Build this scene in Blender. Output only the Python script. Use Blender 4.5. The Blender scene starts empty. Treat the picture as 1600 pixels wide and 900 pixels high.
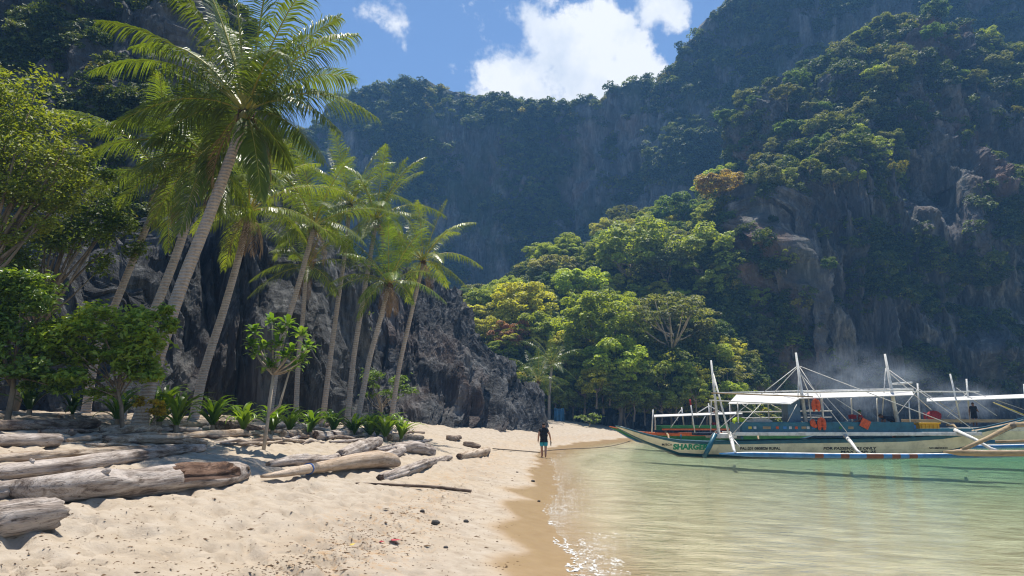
import bpy, bmesh, math, random
import numpy as np
from mathutils import Vector, Matrix
from mathutils.bvhtree import BVHTree

R = math.radians
rng = np.random.default_rng(7)
random.seed(7)
sc = bpy.context.scene
COL = sc.collection

# ------------------------------------------------------------------ camera
F, PITCH, CAMZ = 1067.0, math.atan(205 / 1067.0), 2.0
cam_d = bpy.data.cameras.new('camera')
cam_d.sensor_width = 36.0
cam_d.lens = F / 1600 * 36
cam_d.clip_start = 0.1
cam_d.clip_end = 3000
cam = bpy.data.objects.new('camera', cam_d)
cam.location = (0, 0, CAMZ)
cam.rotation_euler = (math.pi / 2 + PITCH, 0, 0)
COL.objects.link(cam)
sc.camera = cam

# ------------------------------------------------------------------ light
SUN_EL, SUN_AZ = R(74), R(10)            # azimuth measured from +Y towards +X
sd = bpy.data.lights.new('sun', 'SUN')
sd.energy = 5.0
sd.angle = R(0.53)
sd.color = (1.0, 0.94, 0.84)
sun = bpy.data.objects.new('sun', sd)
sdir = Vector((math.sin(SUN_AZ) * math.cos(SUN_EL), math.cos(SUN_AZ) * math.cos(SUN_EL), math.sin(SUN_EL)))
sun.rotation_euler = sdir.to_track_quat('Z', 'Y').to_euler()
sun.location = (0, 0, 60)
COL.objects.link(sun)

sc.view_settings.view_transform = 'Standard'
sc.view_settings.look = 'None'
sc.view_settings.gamma = 1.0
sc.view_settings.use_curve_mapping = False
sc.view_settings.exposure = 0.62
cy = sc.cycles
cy.use_denoising = True
cy.filter_width = 1.15
cy.max_bounces = 7
cy.diffuse_bounces = 3
cy.glossy_bounces = 3
cy.transmission_bounces = 4
cy.volume_bounces = 0
cy.transparent_max_bounces = 10
cy.caustics_reflective = False
cy.caustics_refractive = False
cy.sample_clamp_indirect = 6.0

def pdir(px, py):
    dx, dy = (px - 800) / F, (450 - py) / F
    c, s = math.cos(PITCH), math.sin(PITCH)
    return Vector((dx, c - dy * s, s + dy * c))

def at(px, py, Y):
    d = pdir(px, py)
    return Vector((0, 0, CAMZ)) + d * (Y / d.y)

def ppm(Y, z=2.0):                        # photo pixels per metre
    return F / (Y * math.cos(PITCH) + (z - CAMZ) * math.sin(PITCH))

# ------------------------------------------------------------------ node helpers
class NT:
    def __init__(s, tree):
        s.t = tree
        s.n, s.l = tree.nodes, tree.links
    def node(s, typ, **kw):
        nd = s.n.new(typ)
        ins = kw.pop('ins', {})
        for k, v in kw.items():
            setattr(nd, k, v)
        for k, v in ins.items():
            if isinstance(v, bpy.types.NodeSocket):
                s.l.new(v, nd.inputs[k])
            else:
                nd.inputs[k].default_value = v
        return nd
    def link(s, a, b):
        s.l.new(a, b)
    def math(s, op, a, b=None, clamp=False):
        nd = s.n.new('ShaderNodeMath'); nd.operation = op; nd.use_clamp = clamp
        for i, v in enumerate((a, b)):
            if v is None: continue
            if isinstance(v, bpy.types.NodeSocket): s.l.new(v, nd.inputs[i])
            else: nd.inputs[i].default_value = v
        return nd.outputs[0]
    def mix(s, fac, a, b, mode='MIX'):
        nd = s.n.new('ShaderNodeMix'); nd.data_type = 'RGBA'; nd.blend_type = mode
        for idx, v in ((0, fac), (6, a), (7, b)):
            if isinstance(v, bpy.types.NodeSocket): s.l.new(v, nd.inputs[idx])
            else: nd.inputs[idx].default_value = v if idx == 0 else c4(v)
        return nd.outputs[2]
    def ramp(s, fac, stops):
        nd = s.n.new('ShaderNodeValToRGB')
        e = nd.color_ramp.elements
        while len(e) < len(stops): e.new(0.5)
        for el, (p, c) in zip(e, stops):
            el.position = p; el.color = c4(c)
        s.l.new(fac, nd.inputs[0])
        return nd.outputs[0]
    def mapr(s, v, a, b, c=0.0, d=1.0, smooth=False):
        nd = s.n.new('ShaderNodeMapRange'); nd.clamp = True
        if smooth: nd.interpolation_type = 'SMOOTHSTEP'
        s.l.new(v, nd.inputs[0])
        for i, x in enumerate((a, b, c, d)): nd.inputs[i + 1].default_value = x
        return nd.outputs[0]
    def noise(s, vec, scale, detail=4, rough=.55, dist=0.0):
        nd = s.node('ShaderNodeTexNoise', ins={'Scale': scale, 'Detail': detail, 'Roughness': rough, 'Distortion': dist})
        if vec is not None: s.l.new(vec, nd.inputs['Vector'])
        return nd.outputs['Fac']
    def mapping(s, vec, scale=(1, 1, 1), rot=(0, 0, 0), loc=(0, 0, 0)):
        nd = s.node('ShaderNodeMapping', ins={'Scale': scale, 'Rotation': rot, 'Location': loc})
        s.l.new(vec, nd.inputs['Vector'])
        return nd.outputs[0]
    def bump(s, h, strength, dist, nrm=None):
        nd = s.node('ShaderNodeBump', ins={'Strength': strength, 'Distance': dist, 'Height': h})
        if nrm is not None: s.l.new(nrm, nd.inputs['Normal'])
        return nd.outputs[0]

def c4(c):
    return tuple(c) if len(c) == 4 else (c[0], c[1], c[2], 1.0)

def new_mat(name):
    m = bpy.data.materials.new(name)
    m.use_nodes = True
    m.node_tree.nodes.clear()
    nt = NT(m.node_tree)
    out = nt.node('ShaderNodeOutputMaterial')
    return m, nt, out

def principled(nt, out, color, rough=.8, spec=.3, normal=None, metal=0.0):
    p = nt.node('ShaderNodeBsdfPrincipled')
    for k, v in (('Base Color', color), ('Roughness', rough), ('Specular IOR Level', spec), ('Metallic', metal)):
        if isinstance(v, bpy.types.NodeSocket): nt.link(v, p.inputs[k])
        else: p.inputs[k].default_value = c4(v) if k == 'Base Color' else v
    if normal is not None: nt.link(normal, p.inputs['Normal'])
    nt.link(p.outputs[0], out.inputs['Surface'])
    return p

# ------------------------------------------------------------------ world
w = bpy.data.worlds.new('World')
sc.world = w
w.use_nodes = True
w.node_tree.nodes.clear()
nt = NT(w.node_tree)
wout = nt.node('ShaderNodeOutputWorld')
sky = nt.node('ShaderNodeTexSky', sky_type='NISHITA')
sky.sun_disc = False
sky.sun_elevation = SUN_EL
sky.sun_rotation = SUN_AZ
sky.air_density = 1.0
sky.dust_density = 0.0
sky.altitude = 1500
sky.ozone_density = 3.0
bg1 = nt.node('ShaderNodeBackground', ins={'Color': sky.outputs[0], 'Strength': 0.10})
geo = nt.node('ShaderNodeTexCoord')
vec = geo.outputs['Generated']
n1 = nt.noise(vec, 6.5, 9, .60)
n2 = nt.noise(nt.mapping(vec, loc=(3.1, 1.7, .4)), 2.6, 3, .5)
cov = nt.math('ADD', nt.math('MULTIPLY', n1, .85), nt.math('MULTIPLY', n2, .60))
# cumulus heaps standing over the bay: direction and angular radius
blobs = [(820, 85, .125, .31), (925, 105, .11, .28), (785, 135, .085, .25), (1000, 120, .05, .20), (612, -34, .085, .17), (1035, 14, .055, .17), (700, -20, .05, .13)]
add = None
warp = nt.noise(vec, 16, 6, .62)
for (bx, by, rad, amp) in blobs:
    d = pdir(bx, by).normalized()
    dist = nt.node('ShaderNodeVectorMath', operation='DISTANCE')
    nt.link(vec, dist.inputs[0]); dist.inputs[1].default_value = d
    m_ = nt.mapr(nt.math('ADD', dist.outputs['Value'], nt.math('MULTIPLY', nt.math('SUBTRACT', warp, .5), rad * 1.1)), rad * 1.25, rad * .35, 0, amp, True)
    add = m_ if add is None else nt.math('MAXIMUM', add, m_)
cov = nt.math('ADD', cov, add)
cm = nt.mapr(cov, .885, .985, 0, 1, True)
n3 = nt.noise(nt.mapping(vec, loc=(.02, .03, .05)), 9, 6, .55)
ccol = nt.ramp(n3, [(.33, (.72, .78, .86)), (.52, (1.0, 1.0, 1.0))])
bg2 = nt.node('ShaderNodeBackground', ins={'Color': ccol, 'Strength': 0.70})
mxs = nt.node('ShaderNodeMixShader')
nt.link(cm, mxs.inputs[0]); nt.link(bg1.outputs[0], mxs.inputs[1]); nt.link(bg2.outputs[0], mxs.inputs[2])
nt.link(mxs.outputs[0], wout.inputs['Surface'])

# ------------------------------------------------------------------ numpy noise
_perm = np.random.default_rng(11).permutation(256)
_perm = np.concatenate([_perm, _perm, _perm])
_g = np.random.default_rng(12).normal(size=(256, 3)); _g /= np.linalg.norm(_g, axis=1)[:, None]

def perlin(p):
    p = np.asarray(p, float)
    i = np.floor(p).astype(int); f = p - i
    i &= 255
    u = f * f * f * (f * (f * 6 - 15) + 10)
    r = 0
    for a in (0, 1):
        wa = u[..., 0] if a else 1 - u[..., 0]
        for b in (0, 1):
            wb = u[..., 1] if b else 1 - u[..., 1]
            for c in (0, 1):
                wc = u[..., 2] if c else 1 - u[..., 2]
                h = _perm[_perm[_perm[(i[..., 0] + a) & 255] + ((i[..., 1] + b) & 255)] + ((i[..., 2] + c) & 255)]
                g = _g[h]
                r = r + wa * wb * wc * (g[..., 0] * (f[..., 0] - a) + g[..., 1] * (f[..., 1] - b) + g[..., 2] * (f[..., 2] - c))
    return r * 1.5

def fbm(p, o=4, lac=2.03, gain=.5):
    p = np.asarray(p, float); r = 0; a = 1.0
    for k in range(o):
        r = r + a * perlin(p + 17.3 * k); p = p * lac; a *= gain
    return r

def ridged(p, o=4, lac=2.1, gain=.5):
    p = np.asarray(p, float); r = 0; a = 1.0
    for k in range(o):
        r = r + a * (1 - 2 * np.abs(perlin(p + 9.1 * k))); p = p * lac; a *= gain
    return r

# ------------------------------------------------------------------ object helpers
def mesh_obj(name, verts, faces, mats=None, parent=None, fmat=None, smooth=False, link=True):
    me = bpy.data.meshes.new(name)
    me.from_pydata([tuple(v) for v in verts] if not isinstance(verts, np.ndarray) else verts.tolist(), [], faces if isinstance(faces, list) else faces.tolist())
    if mats is not None:
        for m in (mats if isinstance(mats, (list, tuple)) else [mats]): me.materials.append(m)
    if fmat is not None: me.polygons.foreach_set('material_index', np.asarray(fmat, dtype=np.int32))
    if smooth: me.polygons.foreach_set('use_smooth', np.ones(len(me.polygons), dtype=bool))
    me.update()
    o = bpy.data.objects.new(name, me)
    if link: COL.objects.link(o)
    if parent is not None: o.parent = parent
    return o

def tag(o, label=None, cat=None, group=None, kind=None):
    if label: o['label'] = label
    if cat: o['category'] = cat
    if group: o['group'] = group
    if kind: o['kind'] = kind
    return o

def thing(name, label, cat, loc=(0, 0, 0), group=None, rz=0.0):
    o = bpy.data.objects.new(name, None)
    o.empty_display_size = .3
    o.location = loc; o.rotation_euler = (0, 0, rz)
    COL.objects.link(o)
    return tag(o, label, cat, group)

def copy_tree(o, parent=None):
    c = o.copy(); COL.objects.link(c); c.parent = parent
    for ch in o.children: copy_tree(ch, c)
    return c

class MB:
    """collects shapes; build() links them as one mesh object"""
    def __init__(s): s.v, s.f, s.m = [], [], []
    def add(s, v, f, m=0):
        o = len(s.v); s.v += [tuple(x) for x in v]; s.f += [tuple(i + o for i in q) for q in f]; s.m += [m] * len(f)
    def tube(s, pts, rad, n=6, m=0, cap=True):
        pts = [Vector(p) for p in pts]
        if not isinstance(rad, (list, tuple, np.ndarray)): rad = [rad] * len(pts)
        V, Fc = [], []
        side = None
        for i, p in enumerate(pts):
            t = (pts[min(i + 1, len(pts) - 1)] - pts[max(i - 1, 0)]).normalized()
            if side is None:
                side = t.cross(Vector((0, 0, 1)) if abs(t.z) < .9 else Vector((1, 0, 0))).normalized()
            else:
                side = (side - t * side.dot(t)).normalized()
            up = side.cross(t)
            for k in range(n):
                a = 2 * math.pi * k / n
                V.append(p + (side * math.cos(a) + up * math.sin(a)) * rad[i])
        for i in range(len(pts) - 1):
            for k in range(n):
                k2 = (k + 1) % n
                Fc.append((i * n + k, i * n + k2, (i + 1) * n + k2, (i + 1) * n + k))
        if cap:
            Fc.append(tuple(range(n - 1, -1, -1))); Fc.append(tuple((len(pts) - 1) * n + k for k in range(n)))
        s.add(V, Fc, m)
    def box(s, c, sx, sy, sz, m=0, rot=None):
        M = rot if rot is not None else Matrix.Identity(3)
        V = [Vector(c) + M @ Vector((x * sx / 2, y * sy / 2, z * sz / 2)) for z in (-1, 1) for y in (-1, 1) for x in (-1, 1)]
        s.add(V, [(0, 2, 3, 1), (4, 5, 7, 6), (0, 1, 5, 4), (2, 6, 7, 3), (0, 4, 6, 2), (1, 3, 7, 5)], m)
    def blob(s, c, r, m=0, seed=0, nu=10, nv=7, rough=.15):
        V, Fc = [], []
        rr = np.random.default_rng(seed)
        for j in range(nv + 1):
            th = math.pi * j / nv
            for i in range(nu):
                ph = 2 * math.pi * i / nu
                k = 1 + rough * rr.uniform(-1, 1)
                V.append((c[0] + r[0] * k * math.sin(th) * math.cos(ph), c[1] + r[1] * k * math.sin(th) * math.sin(ph), c[2] + r[2] * k * math.cos(th)))
        for j in range(nv):
            for i in range(nu):
                i2 = (i + 1) % nu
                Fc.append((j * nu + i, (j + 1) * nu + i, (j + 1) * nu + i2, j * nu + i2))
        s.add(V, Fc, m)
    def build(s, name, mats, parent=None, smooth=False, off=(0, 0, 0)):
        v = s.v
        if any(off): v = [(a - off[0], b - off[1], c - off[2]) for a, b, c in v]
        return mesh_obj(name, v, s.f, mats, parent, s.m, smooth)

def grid_faces(nr, nc):
    i = np.arange(nr - 1)[:, None] * nc + np.arange(nc - 1)[None, :]
    return np.stack([i, i + 1, i + 1 + nc, i + nc], -1).reshape(-1, 4)

def grid_obj(name, G, mat, smooth=True):
    nr, nc = G.shape[:2]
    me = bpy.data.meshes.new(name)
    fc = grid_faces(nr, nc)
    me.vertices.add(nr * nc); me.vertices.foreach_set('co', np.ascontiguousarray(G, dtype=np.float32).ravel())
    me.loops.add(fc.size); me.loops.foreach_set('vertex_index', fc.ravel().astype(np.int32))
    me.polygons.add(len(fc)); me.polygons.foreach_set('loop_start', np.arange(0, fc.size, 4, dtype=np.int32))
    me.polygons.foreach_set('use_smooth', np.full(len(fc), smooth, dtype=bool))
    me.materials.append(mat)
    me.update(calc_edges=True); me.validate()
    o = bpy.data.objects.new(name, me); COL.objects.link(o)
    return o

# ------------------------------------------------------------------ beach height field
shore_px = [(885, 960), (905, 900), (895, 872), (868, 835), (852, 800), (872, 765), (868, 738), (860, 717), (880, 703), (935, 693), (985, 687.5), (1040, 681), (1130, 675.5)]
shore = []
for (px, py) in shore_px:
    d = pdir(px, py); t = -CAMZ / d.z
    shore.append((d.x * t, d.y * t))
shore = np.array([(1.2, -30), (.9, 0), (.7, 6)] + shore + [(70, 112), (160, 120)])

def sdist(x, y):
    """signed distance to the shoreline, positive on land (left / far side)"""
    x = np.asarray(x, float); y = np.asarray(y, float)
    best = np.full(x.shape, 1e9); sgn = np.ones(x.shape)
    for (ax, ay), (bx, by) in zip(shore[:-1], shore[1:]):
        ex, ey = bx - ax, by - ay
        t = np.clip(((x - ax) * ex + (y - ay) * ey) / (ex * ex + ey * ey), 0, 1)
        dx, dy = x - (ax + t * ex), y - (ay + t * ey)
        dd = np.hypot(dx, dy)
        s = np.sign(ex * dy - ey * dx); s[s == 0] = 1
        upd = dd < best - 1e-9
        best = np.where(upd, dd, best); sgn = np.where(upd, s, sgn)
    return best * sgn

def ground_base(x, y):
    d = sdist(x, y)
    xd = np.clip(d, 0, None) * .172 / 2.3
    land = 2.3 * xd / (1 + xd ** 6) ** (1 / 6)
    sea = -3.2 * (1 - np.exp(np.clip(d, None, 0) * .075 / 3.2))
    return np.where(d > 0, land, sea), d

def ground(x, y, fine=True):
    x = np.asarray(x, float); y = np.asarray(y, float)
    z, d = ground_base(x, y)
    k = np.clip((d - .8) / 2.5, 0, 1)
    z = z + k * .12 * fbm(np.stack([x * .33, y * .33, 0 * x], -1), 3)
    if fine:
        r = np.hypot(x, y)
        k2 = np.clip((d - .9) / 1.6, 0, 1)
        dim = ridged(np.stack([x * 2.1, y * 2.1, 0 * x + 4], -1), 2)
        pits = np.clip(perlin(np.stack([x * 2.3, y * 2.3, 0 * x + 11], -1)) - .10, 0, .5) + np.clip(perlin(np.stack([x * 4.1, y * 4.1, 0 * x + 21], -1)) - .16, 0, .5)
        z = z + k2 * (.030 * (fbm(np.stack([x * 2.6, y * 2.6, 0 * x], -1), 3) - .35 * np.clip(dim, 0, 2)) - .22 * pits)
        sea = np.clip((-d) / 1.5, 0, 1)
        z = z + sea * .05 * perlin(np.stack([x * .5 + .6 * perlin(np.stack([x * .4, y * .4, 0 * x], -1)), y * 1.7, 0 * x], -1))
        # a shallow swash ridge
        z = z + .02 * np.exp(-((d - .1) / .5) ** 2) * perlin(np.stack([x * .8, y * .8, 0 * x + 2], -1))
    return z

def ghit(px, py):
    """point on the sand seen at a photo pixel"""
    d = pdir(px, py)
    t = np.linspace(3, 120, 6000)
    x, y, z = d.x * t, d.y * t, CAMZ + d.z * t
    g = ground(x, y, False)
    k = np.argmax(z < g) if np.any(z < g) else len(t) - 1
    return Vector((x[k], y[k], float(ground(x[k:k + 1], y[k:k + 1])[0])))

def gz(x, y):
    return float(ground(np.array([x]), np.array([y]))[0])

def gp(px, Y):
    x = (px - 800) / F * Y / math.cos(PITCH) * 1.0
    for _ in range(4):                    # refine for the ground's height
        z = gz(x, Y)
        dep = Y * math.cos(PITCH) + (z - CAMZ) * math.sin(PITCH)
        x = (px - 800) / F * dep
    return Vector((x, Y, gz(x, Y)))

# ------------------------------------------------------------------ materials
def mat_sand():
    m, nt, out = new_mat('sand')
    tc = nt.node('ShaderNodeTexCoord').outputs['Object']
    at_ = nt.node('ShaderNodeAttribute', attribute_name='shore').outputs['Fac']
    big = nt.noise(tc, .35, 4, .6)
    mid = nt.noise(tc, 3.5, 5, .65)
    fine = nt.noise(tc, 60, 4, .7)
    col = nt.ramp(mid, [(.30, (.31, .25, .185)), (.55, (.425, .36, .285)), (.75, (.475, .413, .338))])
    col = nt.mix(nt.mapr(big, .48, .66, 0, .35), col, (.44, .345, .235))
    col = nt.mix(nt.mapr(fine, .35, .7, .0, .30), col, (.31, .245, .17))
    # drier sand is pale, the strip the swash reaches is wet: darker and smoother
    edge = nt.math('ADD', at_, nt.math('MULTIPLY', nt.math('SUBTRACT', nt.noise(tc, .45, 2, .45), .5), 1.9))
    wet = nt.mapr(edge, 1.22, .70, 0, 1, True)
    sub = nt.mapr(at_, -.2, -1.6, 0, 1, True)
    # strand line of organic crumbs
    sl = nt.mapr(nt.math('ABSOLUTE', nt.math('SUBTRACT', edge, 2.6)), 0.0, 1.3, 1, 0, True)
    sl = nt.math('MULTIPLY', sl, nt.mapr(nt.noise(tc, 7, 6, .75), .50, .66))
    col = nt.mix(nt.math('MULTIPLY', sl, .75), col, (.36, .20, .07))
    wetc = nt.mix(nt.mapr(mid, .3, .7), (.30, .20, .105), (.36, .25, .14))
    bed = nt.mix(nt.mapr(nt.noise(nt.mapping(tc, (.6, 1.6, 1)), 1.1, 4, .6, .8), .38, .62), (.35, .285, .18), (.60, .51, .355))
    col = nt.mix(wet, col, nt.mix(sub, wetc, bed))
    lt = nt.math('MULTIPLY', nt.mapr(at_, 10.8, 12.6, 0, 1, True), nt.mapr(nt.noise(tc, 2.5, 6, .75), .40, .60))
    col = nt.mix(lt, col, nt.mix(nt.noise(tc, 20, 3, .6), (.05, .035, .025), (.20, .14, .09)))
    rough = nt.mapr(wet, 0, 1, .92, .30)
    h = nt.math('ADD', nt.math('MULTIPLY', fine, .3), nt.noise(tc, 14, 5, .7))
    bmp = nt.node('ShaderNodeBump', ins={'Distance': .03, 'Height': h})
    nt.link(nt.mapr(wet, 0, 1, .75, .08), bmp.inputs['Strength'])
    principled(nt, out, col, rough, .3, bmp.outputs[0])
    return m

def mat_rock(name, dark, mid, light, red=0.25, sc_=1.0, green=0.0, zs=.16):
    m, nt, out = new_mat(name)
    tc = nt.node('ShaderNodeTexCoord').outputs['Object']
    st = nt.mapping(tc, (sc_, sc_, sc_ * zs))
    a = nt.noise(st, .55, 8, .68, .6)
    b = nt.noise(st, 2.4, 7, .7, .3)
    c = nt.noise(tc, .09 * sc_, 4, .6)
    col = nt.ramp(nt.math('ADD', nt.math('MULTIPLY', a, .6), nt.math('MULTIPLY', b, .4)), [(.34, dark), (.5, mid), (.66, light)])
    col = nt.mix(nt.math('MULTIPLY', nt.mapr(c, .53, .68), red), col, (.34, .17, .09))
    if green > 0:
        g = nt.noise(tc, .16 * sc_, 6, .7)
        col = nt.mix(nt.math('MULTIPLY', nt.mapr(g, .46, .60), green), col, (.045, .075, .022))
    h = nt.math('ADD', nt.noise(st, 1.5, 9, .72, .4), nt.math('MULTIPLY', nt.noise(tc, 3 * sc_, 8, .75), .3))
    principled(nt, out, col, .93, .2, nt.bump(h, 1.0, .55 / sc_))
    return m

def mat_leaf(name, use_obj=True, lo=(.03, .07, .012), hi=(.12, .19, .03), trans=.45, rough=.55):
    m, nt, out = new_mat(name)
    v = nt.node('ShaderNodeAttribute', attribute_name='v').outputs['Fac']
    oi = nt.node('ShaderNodeObjectInfo')
    if use_obj:
        base = oi.outputs['Color']
    else:
        base = nt.ramp(oi.outputs['Random'], [(0, lo), (.55, [(a + b) / 2 for a, b in zip(lo, hi)]), (.9, hi), (1.0, (hi[0] * 1.6, hi[1] * 1.15, hi[2]))])
    g = nt.node('ShaderNodeCombineColor')
    for i in range(3): nt.link(v, g.inputs[i])
    col = nt.mix(1.0, base, g.outputs[0], 'MULTIPLY')
    yel = nt.mix(nt.mapr(v, 1.25, 1.5, 0, .55), col, (.28, .26, .03))
    p = nt.node('ShaderNodeBsdfPrincipled', ins={'Base Color': yel, 'Roughness': rough, 'Specular IOR Level': .35})
    tcol = nt.mix(1.0, yel, (1.7, 1.6, .5), 'MULTIPLY')
    t = nt.node('ShaderNodeBsdfTranslucent', ins={'Color': tcol})
    mx = nt.node('ShaderNodeMixShader', ins={0: trans})
    nt.link(p.outputs[0], mx.inputs[1]); nt.link(t.outputs[0], mx.inputs[2])
    nt.link(mx.outputs[0], out.inputs['Surface'])
    return m

def mat_plain(name, col, rough=.6, var=.18, scale=6.0, spec=.3, bump=0.0, stretch=(1, 1, 1)):
    m, nt, out = new_mat(name)
    tc = nt.mapping(nt.node('ShaderNodeTexCoord').outputs['Object'], stretch)
    n = nt.noise(tc, scale, 5, .65)
    dk = tuple(c * (1 - var * 1.6) for c in col); lt = tuple(min(1, c * (1 + var)) for c in col)
    cc = nt.ramp(n, [(.32, dk), (.5, col), (.7, lt)])
    principled(nt, out, cc, rough, spec, nt.bump(n, bump, .02) if bump else None)
    return m

def mat_wood(name, dark, mid, light, rough=.85):
    m, nt, out = new_mat(name)
    tc = nt.node('ShaderNodeTexCoord').outputs['Object']
    st = nt.mapping(tc, (.35, 4.5, 4.5))
    a = nt.noise(st, 2.6, 8, .72, .5)
    b = nt.noise(tc, 1.3, 5, .6)
    c = nt.noise(nt.mapping(tc, (.5, 9, 9)), 5.0, 5, .7, 1.0)
    col = nt.ramp(nt.math('ADD', nt.math('MULTIPLY', a, .65), nt.math('MULTIPLY', b, .35)), [(.40, dark), (.49, mid), (.58, light)])
    col = nt.mix(nt.mapr(c, .44, .34, 0, .85), col, [x * .45 for x in dark])
    h = nt.math('ADD', a, nt.math('MULTIPLY', c, .7))
    principled(nt, out, col, rough, .2, nt.bump(h, .9, .03))
    return m

def mat_trunk(name, col=(.43, .36, .31)):
    m, nt, out = new_mat(name)
    tc = nt.node('ShaderNodeTexCoord').outputs['Object']
    wv = nt.node('ShaderNodeTexWave', wave_type='BANDS', bands_direction='Z', ins={'Scale': 3.6, 'Distortion': 3.5, 'Detail': 3, 'Detail Scale': 1.6})
    nt.link(tc, wv.inputs['Vector'])
    n = nt.noise(nt.mapping(tc, (1, 1, .5)), 7, 6, .7)
    c = nt.ramp(nt.math('ADD', nt.math('MULTIPLY', wv.outputs['Fac'], .16), nt.math('MULTIPLY', n, .84)), [(.22, [x * .5 for x in col]), (.46, col), (.75, [x * 1.3 for x in col])])
    principled(nt, out, c, .9, .15, nt.bump(nt.math('ADD', wv.outputs['Fac'], n), .8, .03))
    return m

M = {}
M['sand'] = mat_sand()
M['rock_near'] = mat_rock('rock_near', (.020, .021, .023), (.070, .072, .075), (.26, .26, .255), .15, 1.3, 0.0, .07)
M['rock_far'] = mat_rock('rock_far', (.045, .05, .055), (.13, .135, .14), (.40, .38, .36), .55, .30, .75)
M['rock_right'] = mat_rock('rock_right', (.045, .045, .05), (.14, .135, .135), (.46, .42, .38), .7, .42, .25)
M['leaf'] = mat_leaf('leaf')
M['leaf_far'] = mat_leaf('leaf_far', False, (.04, .07, .016), (.14, .18, .03), .35, .6)
M['leaf_gloss'] = mat_leaf('leaf_gloss', True, trans=.4, rough=.32)
M['frond'] = mat_leaf('frond', True, trans=.42, rough=.36)
M['rachis'] = mat_plain('rachis', (.36, .31, .05), .5, .2, 3)
M['dry_frond'] = mat_plain('dry_frond', (.26, .16, .08), .8, .3, 3)
M['fibre'] = mat_plain('fibre', (.13, .075, .04), .9, .4, 12, .1, .6)
M['trunk'] = mat_trunk('palm_trunk')
M['bark'] = mat_plain('bark', (.24, .19, .14), .9, .35, 5, .15, .7, (1, 1, .35))
M['bark_pale'] = mat_plain('bark_pale', (.40, .33, .25), .9, .3, 5, .15, .7, (1, 1, .35))
M['drift'] = mat_wood('driftwood', (.11, .082, .066), (.33, .275, .235), (.52, .455, .405))
M['drift_tan'] = mat_wood('driftwood_tan', (.30, .21, .14), (.46, .35, .25), (.57, .46, .36), .7)
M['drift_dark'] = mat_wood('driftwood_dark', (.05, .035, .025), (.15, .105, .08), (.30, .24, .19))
M['drift_warm'] = mat_wood('driftwood_warm', (.13, .085, .052), (.36, .275, .20), (.53, .44, .35))
M['drift_hollow'] = mat_wood('driftwood_hollow', (.05, .028, .02), (.13, .075, .05), (.22, .14, .10))

# ------------------------------------------------------------------ beach and sea bed: one sheet
na, nr = 640, 520
ang = np.linspace(R(-64), R(64), na)
rad = 1.5 * (190 / 1.5) ** np.linspace(0, 1, nr)
A, RR = np.meshgrid(ang, rad)
gx, gy = RR * np.sin(A), RR * np.cos(A)
G = np.stack([gx, gy, ground(gx, gy)], -1)
beach = grid_obj('beach', G, M['sand'])
att = beach.data.attributes.new('shore', 'FLOAT', 'POINT')
att.data.foreach_set('value', sdist(gx, gy).ravel().astype(np.float32))
tag(beach, kind='structure')

# ------------------------------------------------------------------ water: closed body, clear shallows
def mat_water():
    m, nt, out = new_mat('water')
    tc = nt.node('ShaderNodeTexCoord').outputs['Object']
    w1 = nt.noise(nt.mapping(tc, (.55, 1.5, 1), (0, 0, .12)), 1.5, 4, .55, .8)
    w2 = nt.noise(nt.mapping(tc, (1, 2.2, 1), (0, 0, -.2)), 4.2, 4, .6, .5)
    h = nt.math('ADD', w1, nt.math('MULTIPLY', w2, .4))
    b = nt.bump(h, .62, .15)
    fr = nt.node('ShaderNodeFresnel', ins={'IOR': 1.24}); nt.link(b, fr.inputs['Normal'])
    gl = nt.node('ShaderNodeBsdfGlossy', ins={'Roughness': .04, 'Color': (1, 1, 1, 1)}); nt.link(b, gl.inputs['Normal'])
    tr = nt.node('ShaderNodeBsdfTransparent', ins={'Color': (.97, .985, .98, 1)})
    mx = nt.node('ShaderNodeMixShader')
    nt.link(fr.outputs[0], mx.inputs[0]); nt.link(tr.outputs[0], mx.inputs[1]); nt.link(gl.outputs[0], mx.inputs[2])
    nt.link(mx.outputs[0], out.inputs['Surface'])
    va = nt.node('ShaderNodeVolumeAbsorption', ins={'Color': (.26, .78, .62, 1), 'Density': .055})
    nt.link(va.outputs[0], out.inputs['Volume'])
    return m
M['water'] = mat_water()
mb = MB()
wx0, wx1, wy0, wy1 = -8, 190, -20, 175
mb.box(((wx0 + wx1) / 2, (wy0 + wy1) / 2, -4.0), wx1 - wx0, wy1 - wy0, 8.0)
water = mb.build('water', M['water'])
tag(water, kind='structure')

# ------------------------------------------------------------------ cliffs: curtains from waterline to crest with a back slope
def smooth_interp(x, xp, fp, win=5):
    return np.interp(x, xp, fp)

def curtain(cols, nu, nv, prof, seed, back=(30, .35), nb=12):
    """cols: (px, crest py, Y of crest, Y of base, z of base); prof: height share over depth share"""
    cols = np.array(cols, float)
    px = np.linspace(cols[0, 0], cols[-1, 0], nu)
    cp, Yc, Yb, zb = [np.interp(px, cols[:, 0], cols[:, k]) for k in range(1, 5)]
    crest = np.array([at(a, b, c) for a, b, c in zip(px, cp, Yc)])
    base = np.stack([(px - 800) / F * (Yb * math.cos(PITCH) + (zb - 2) * math.sin(PITCH)), Yb, zb], -1)
    v = np.linspace(0, 1, nv)
    g = prof(v)                                   # depth share as function of height share v
    P = np.zeros((nv + nb, nu, 3))
    for k in range(nv):
        P[k, :, :2] = base[:, :2] + (crest[:, :2] - base[:, :2]) * g[k]
        P[k, :, 2] = base[:, 2] + (crest[:, 2] - base[:, 2]) * v[k]
    out = crest[:, :2] - np.array([0, 0]); out /= np.linalg.norm(out, axis=1)[:, None]
    for k in range(nb):
        s = (k + 1) / nb
        P[nv + k, :, :2] = crest[:, :2] + out * back[0] * s
        P[nv + k, :, 2] = crest[:, 2] - (crest[:, 2] - base[:, 2]) * back[1] * s ** 1.3
    return P, v

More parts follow.
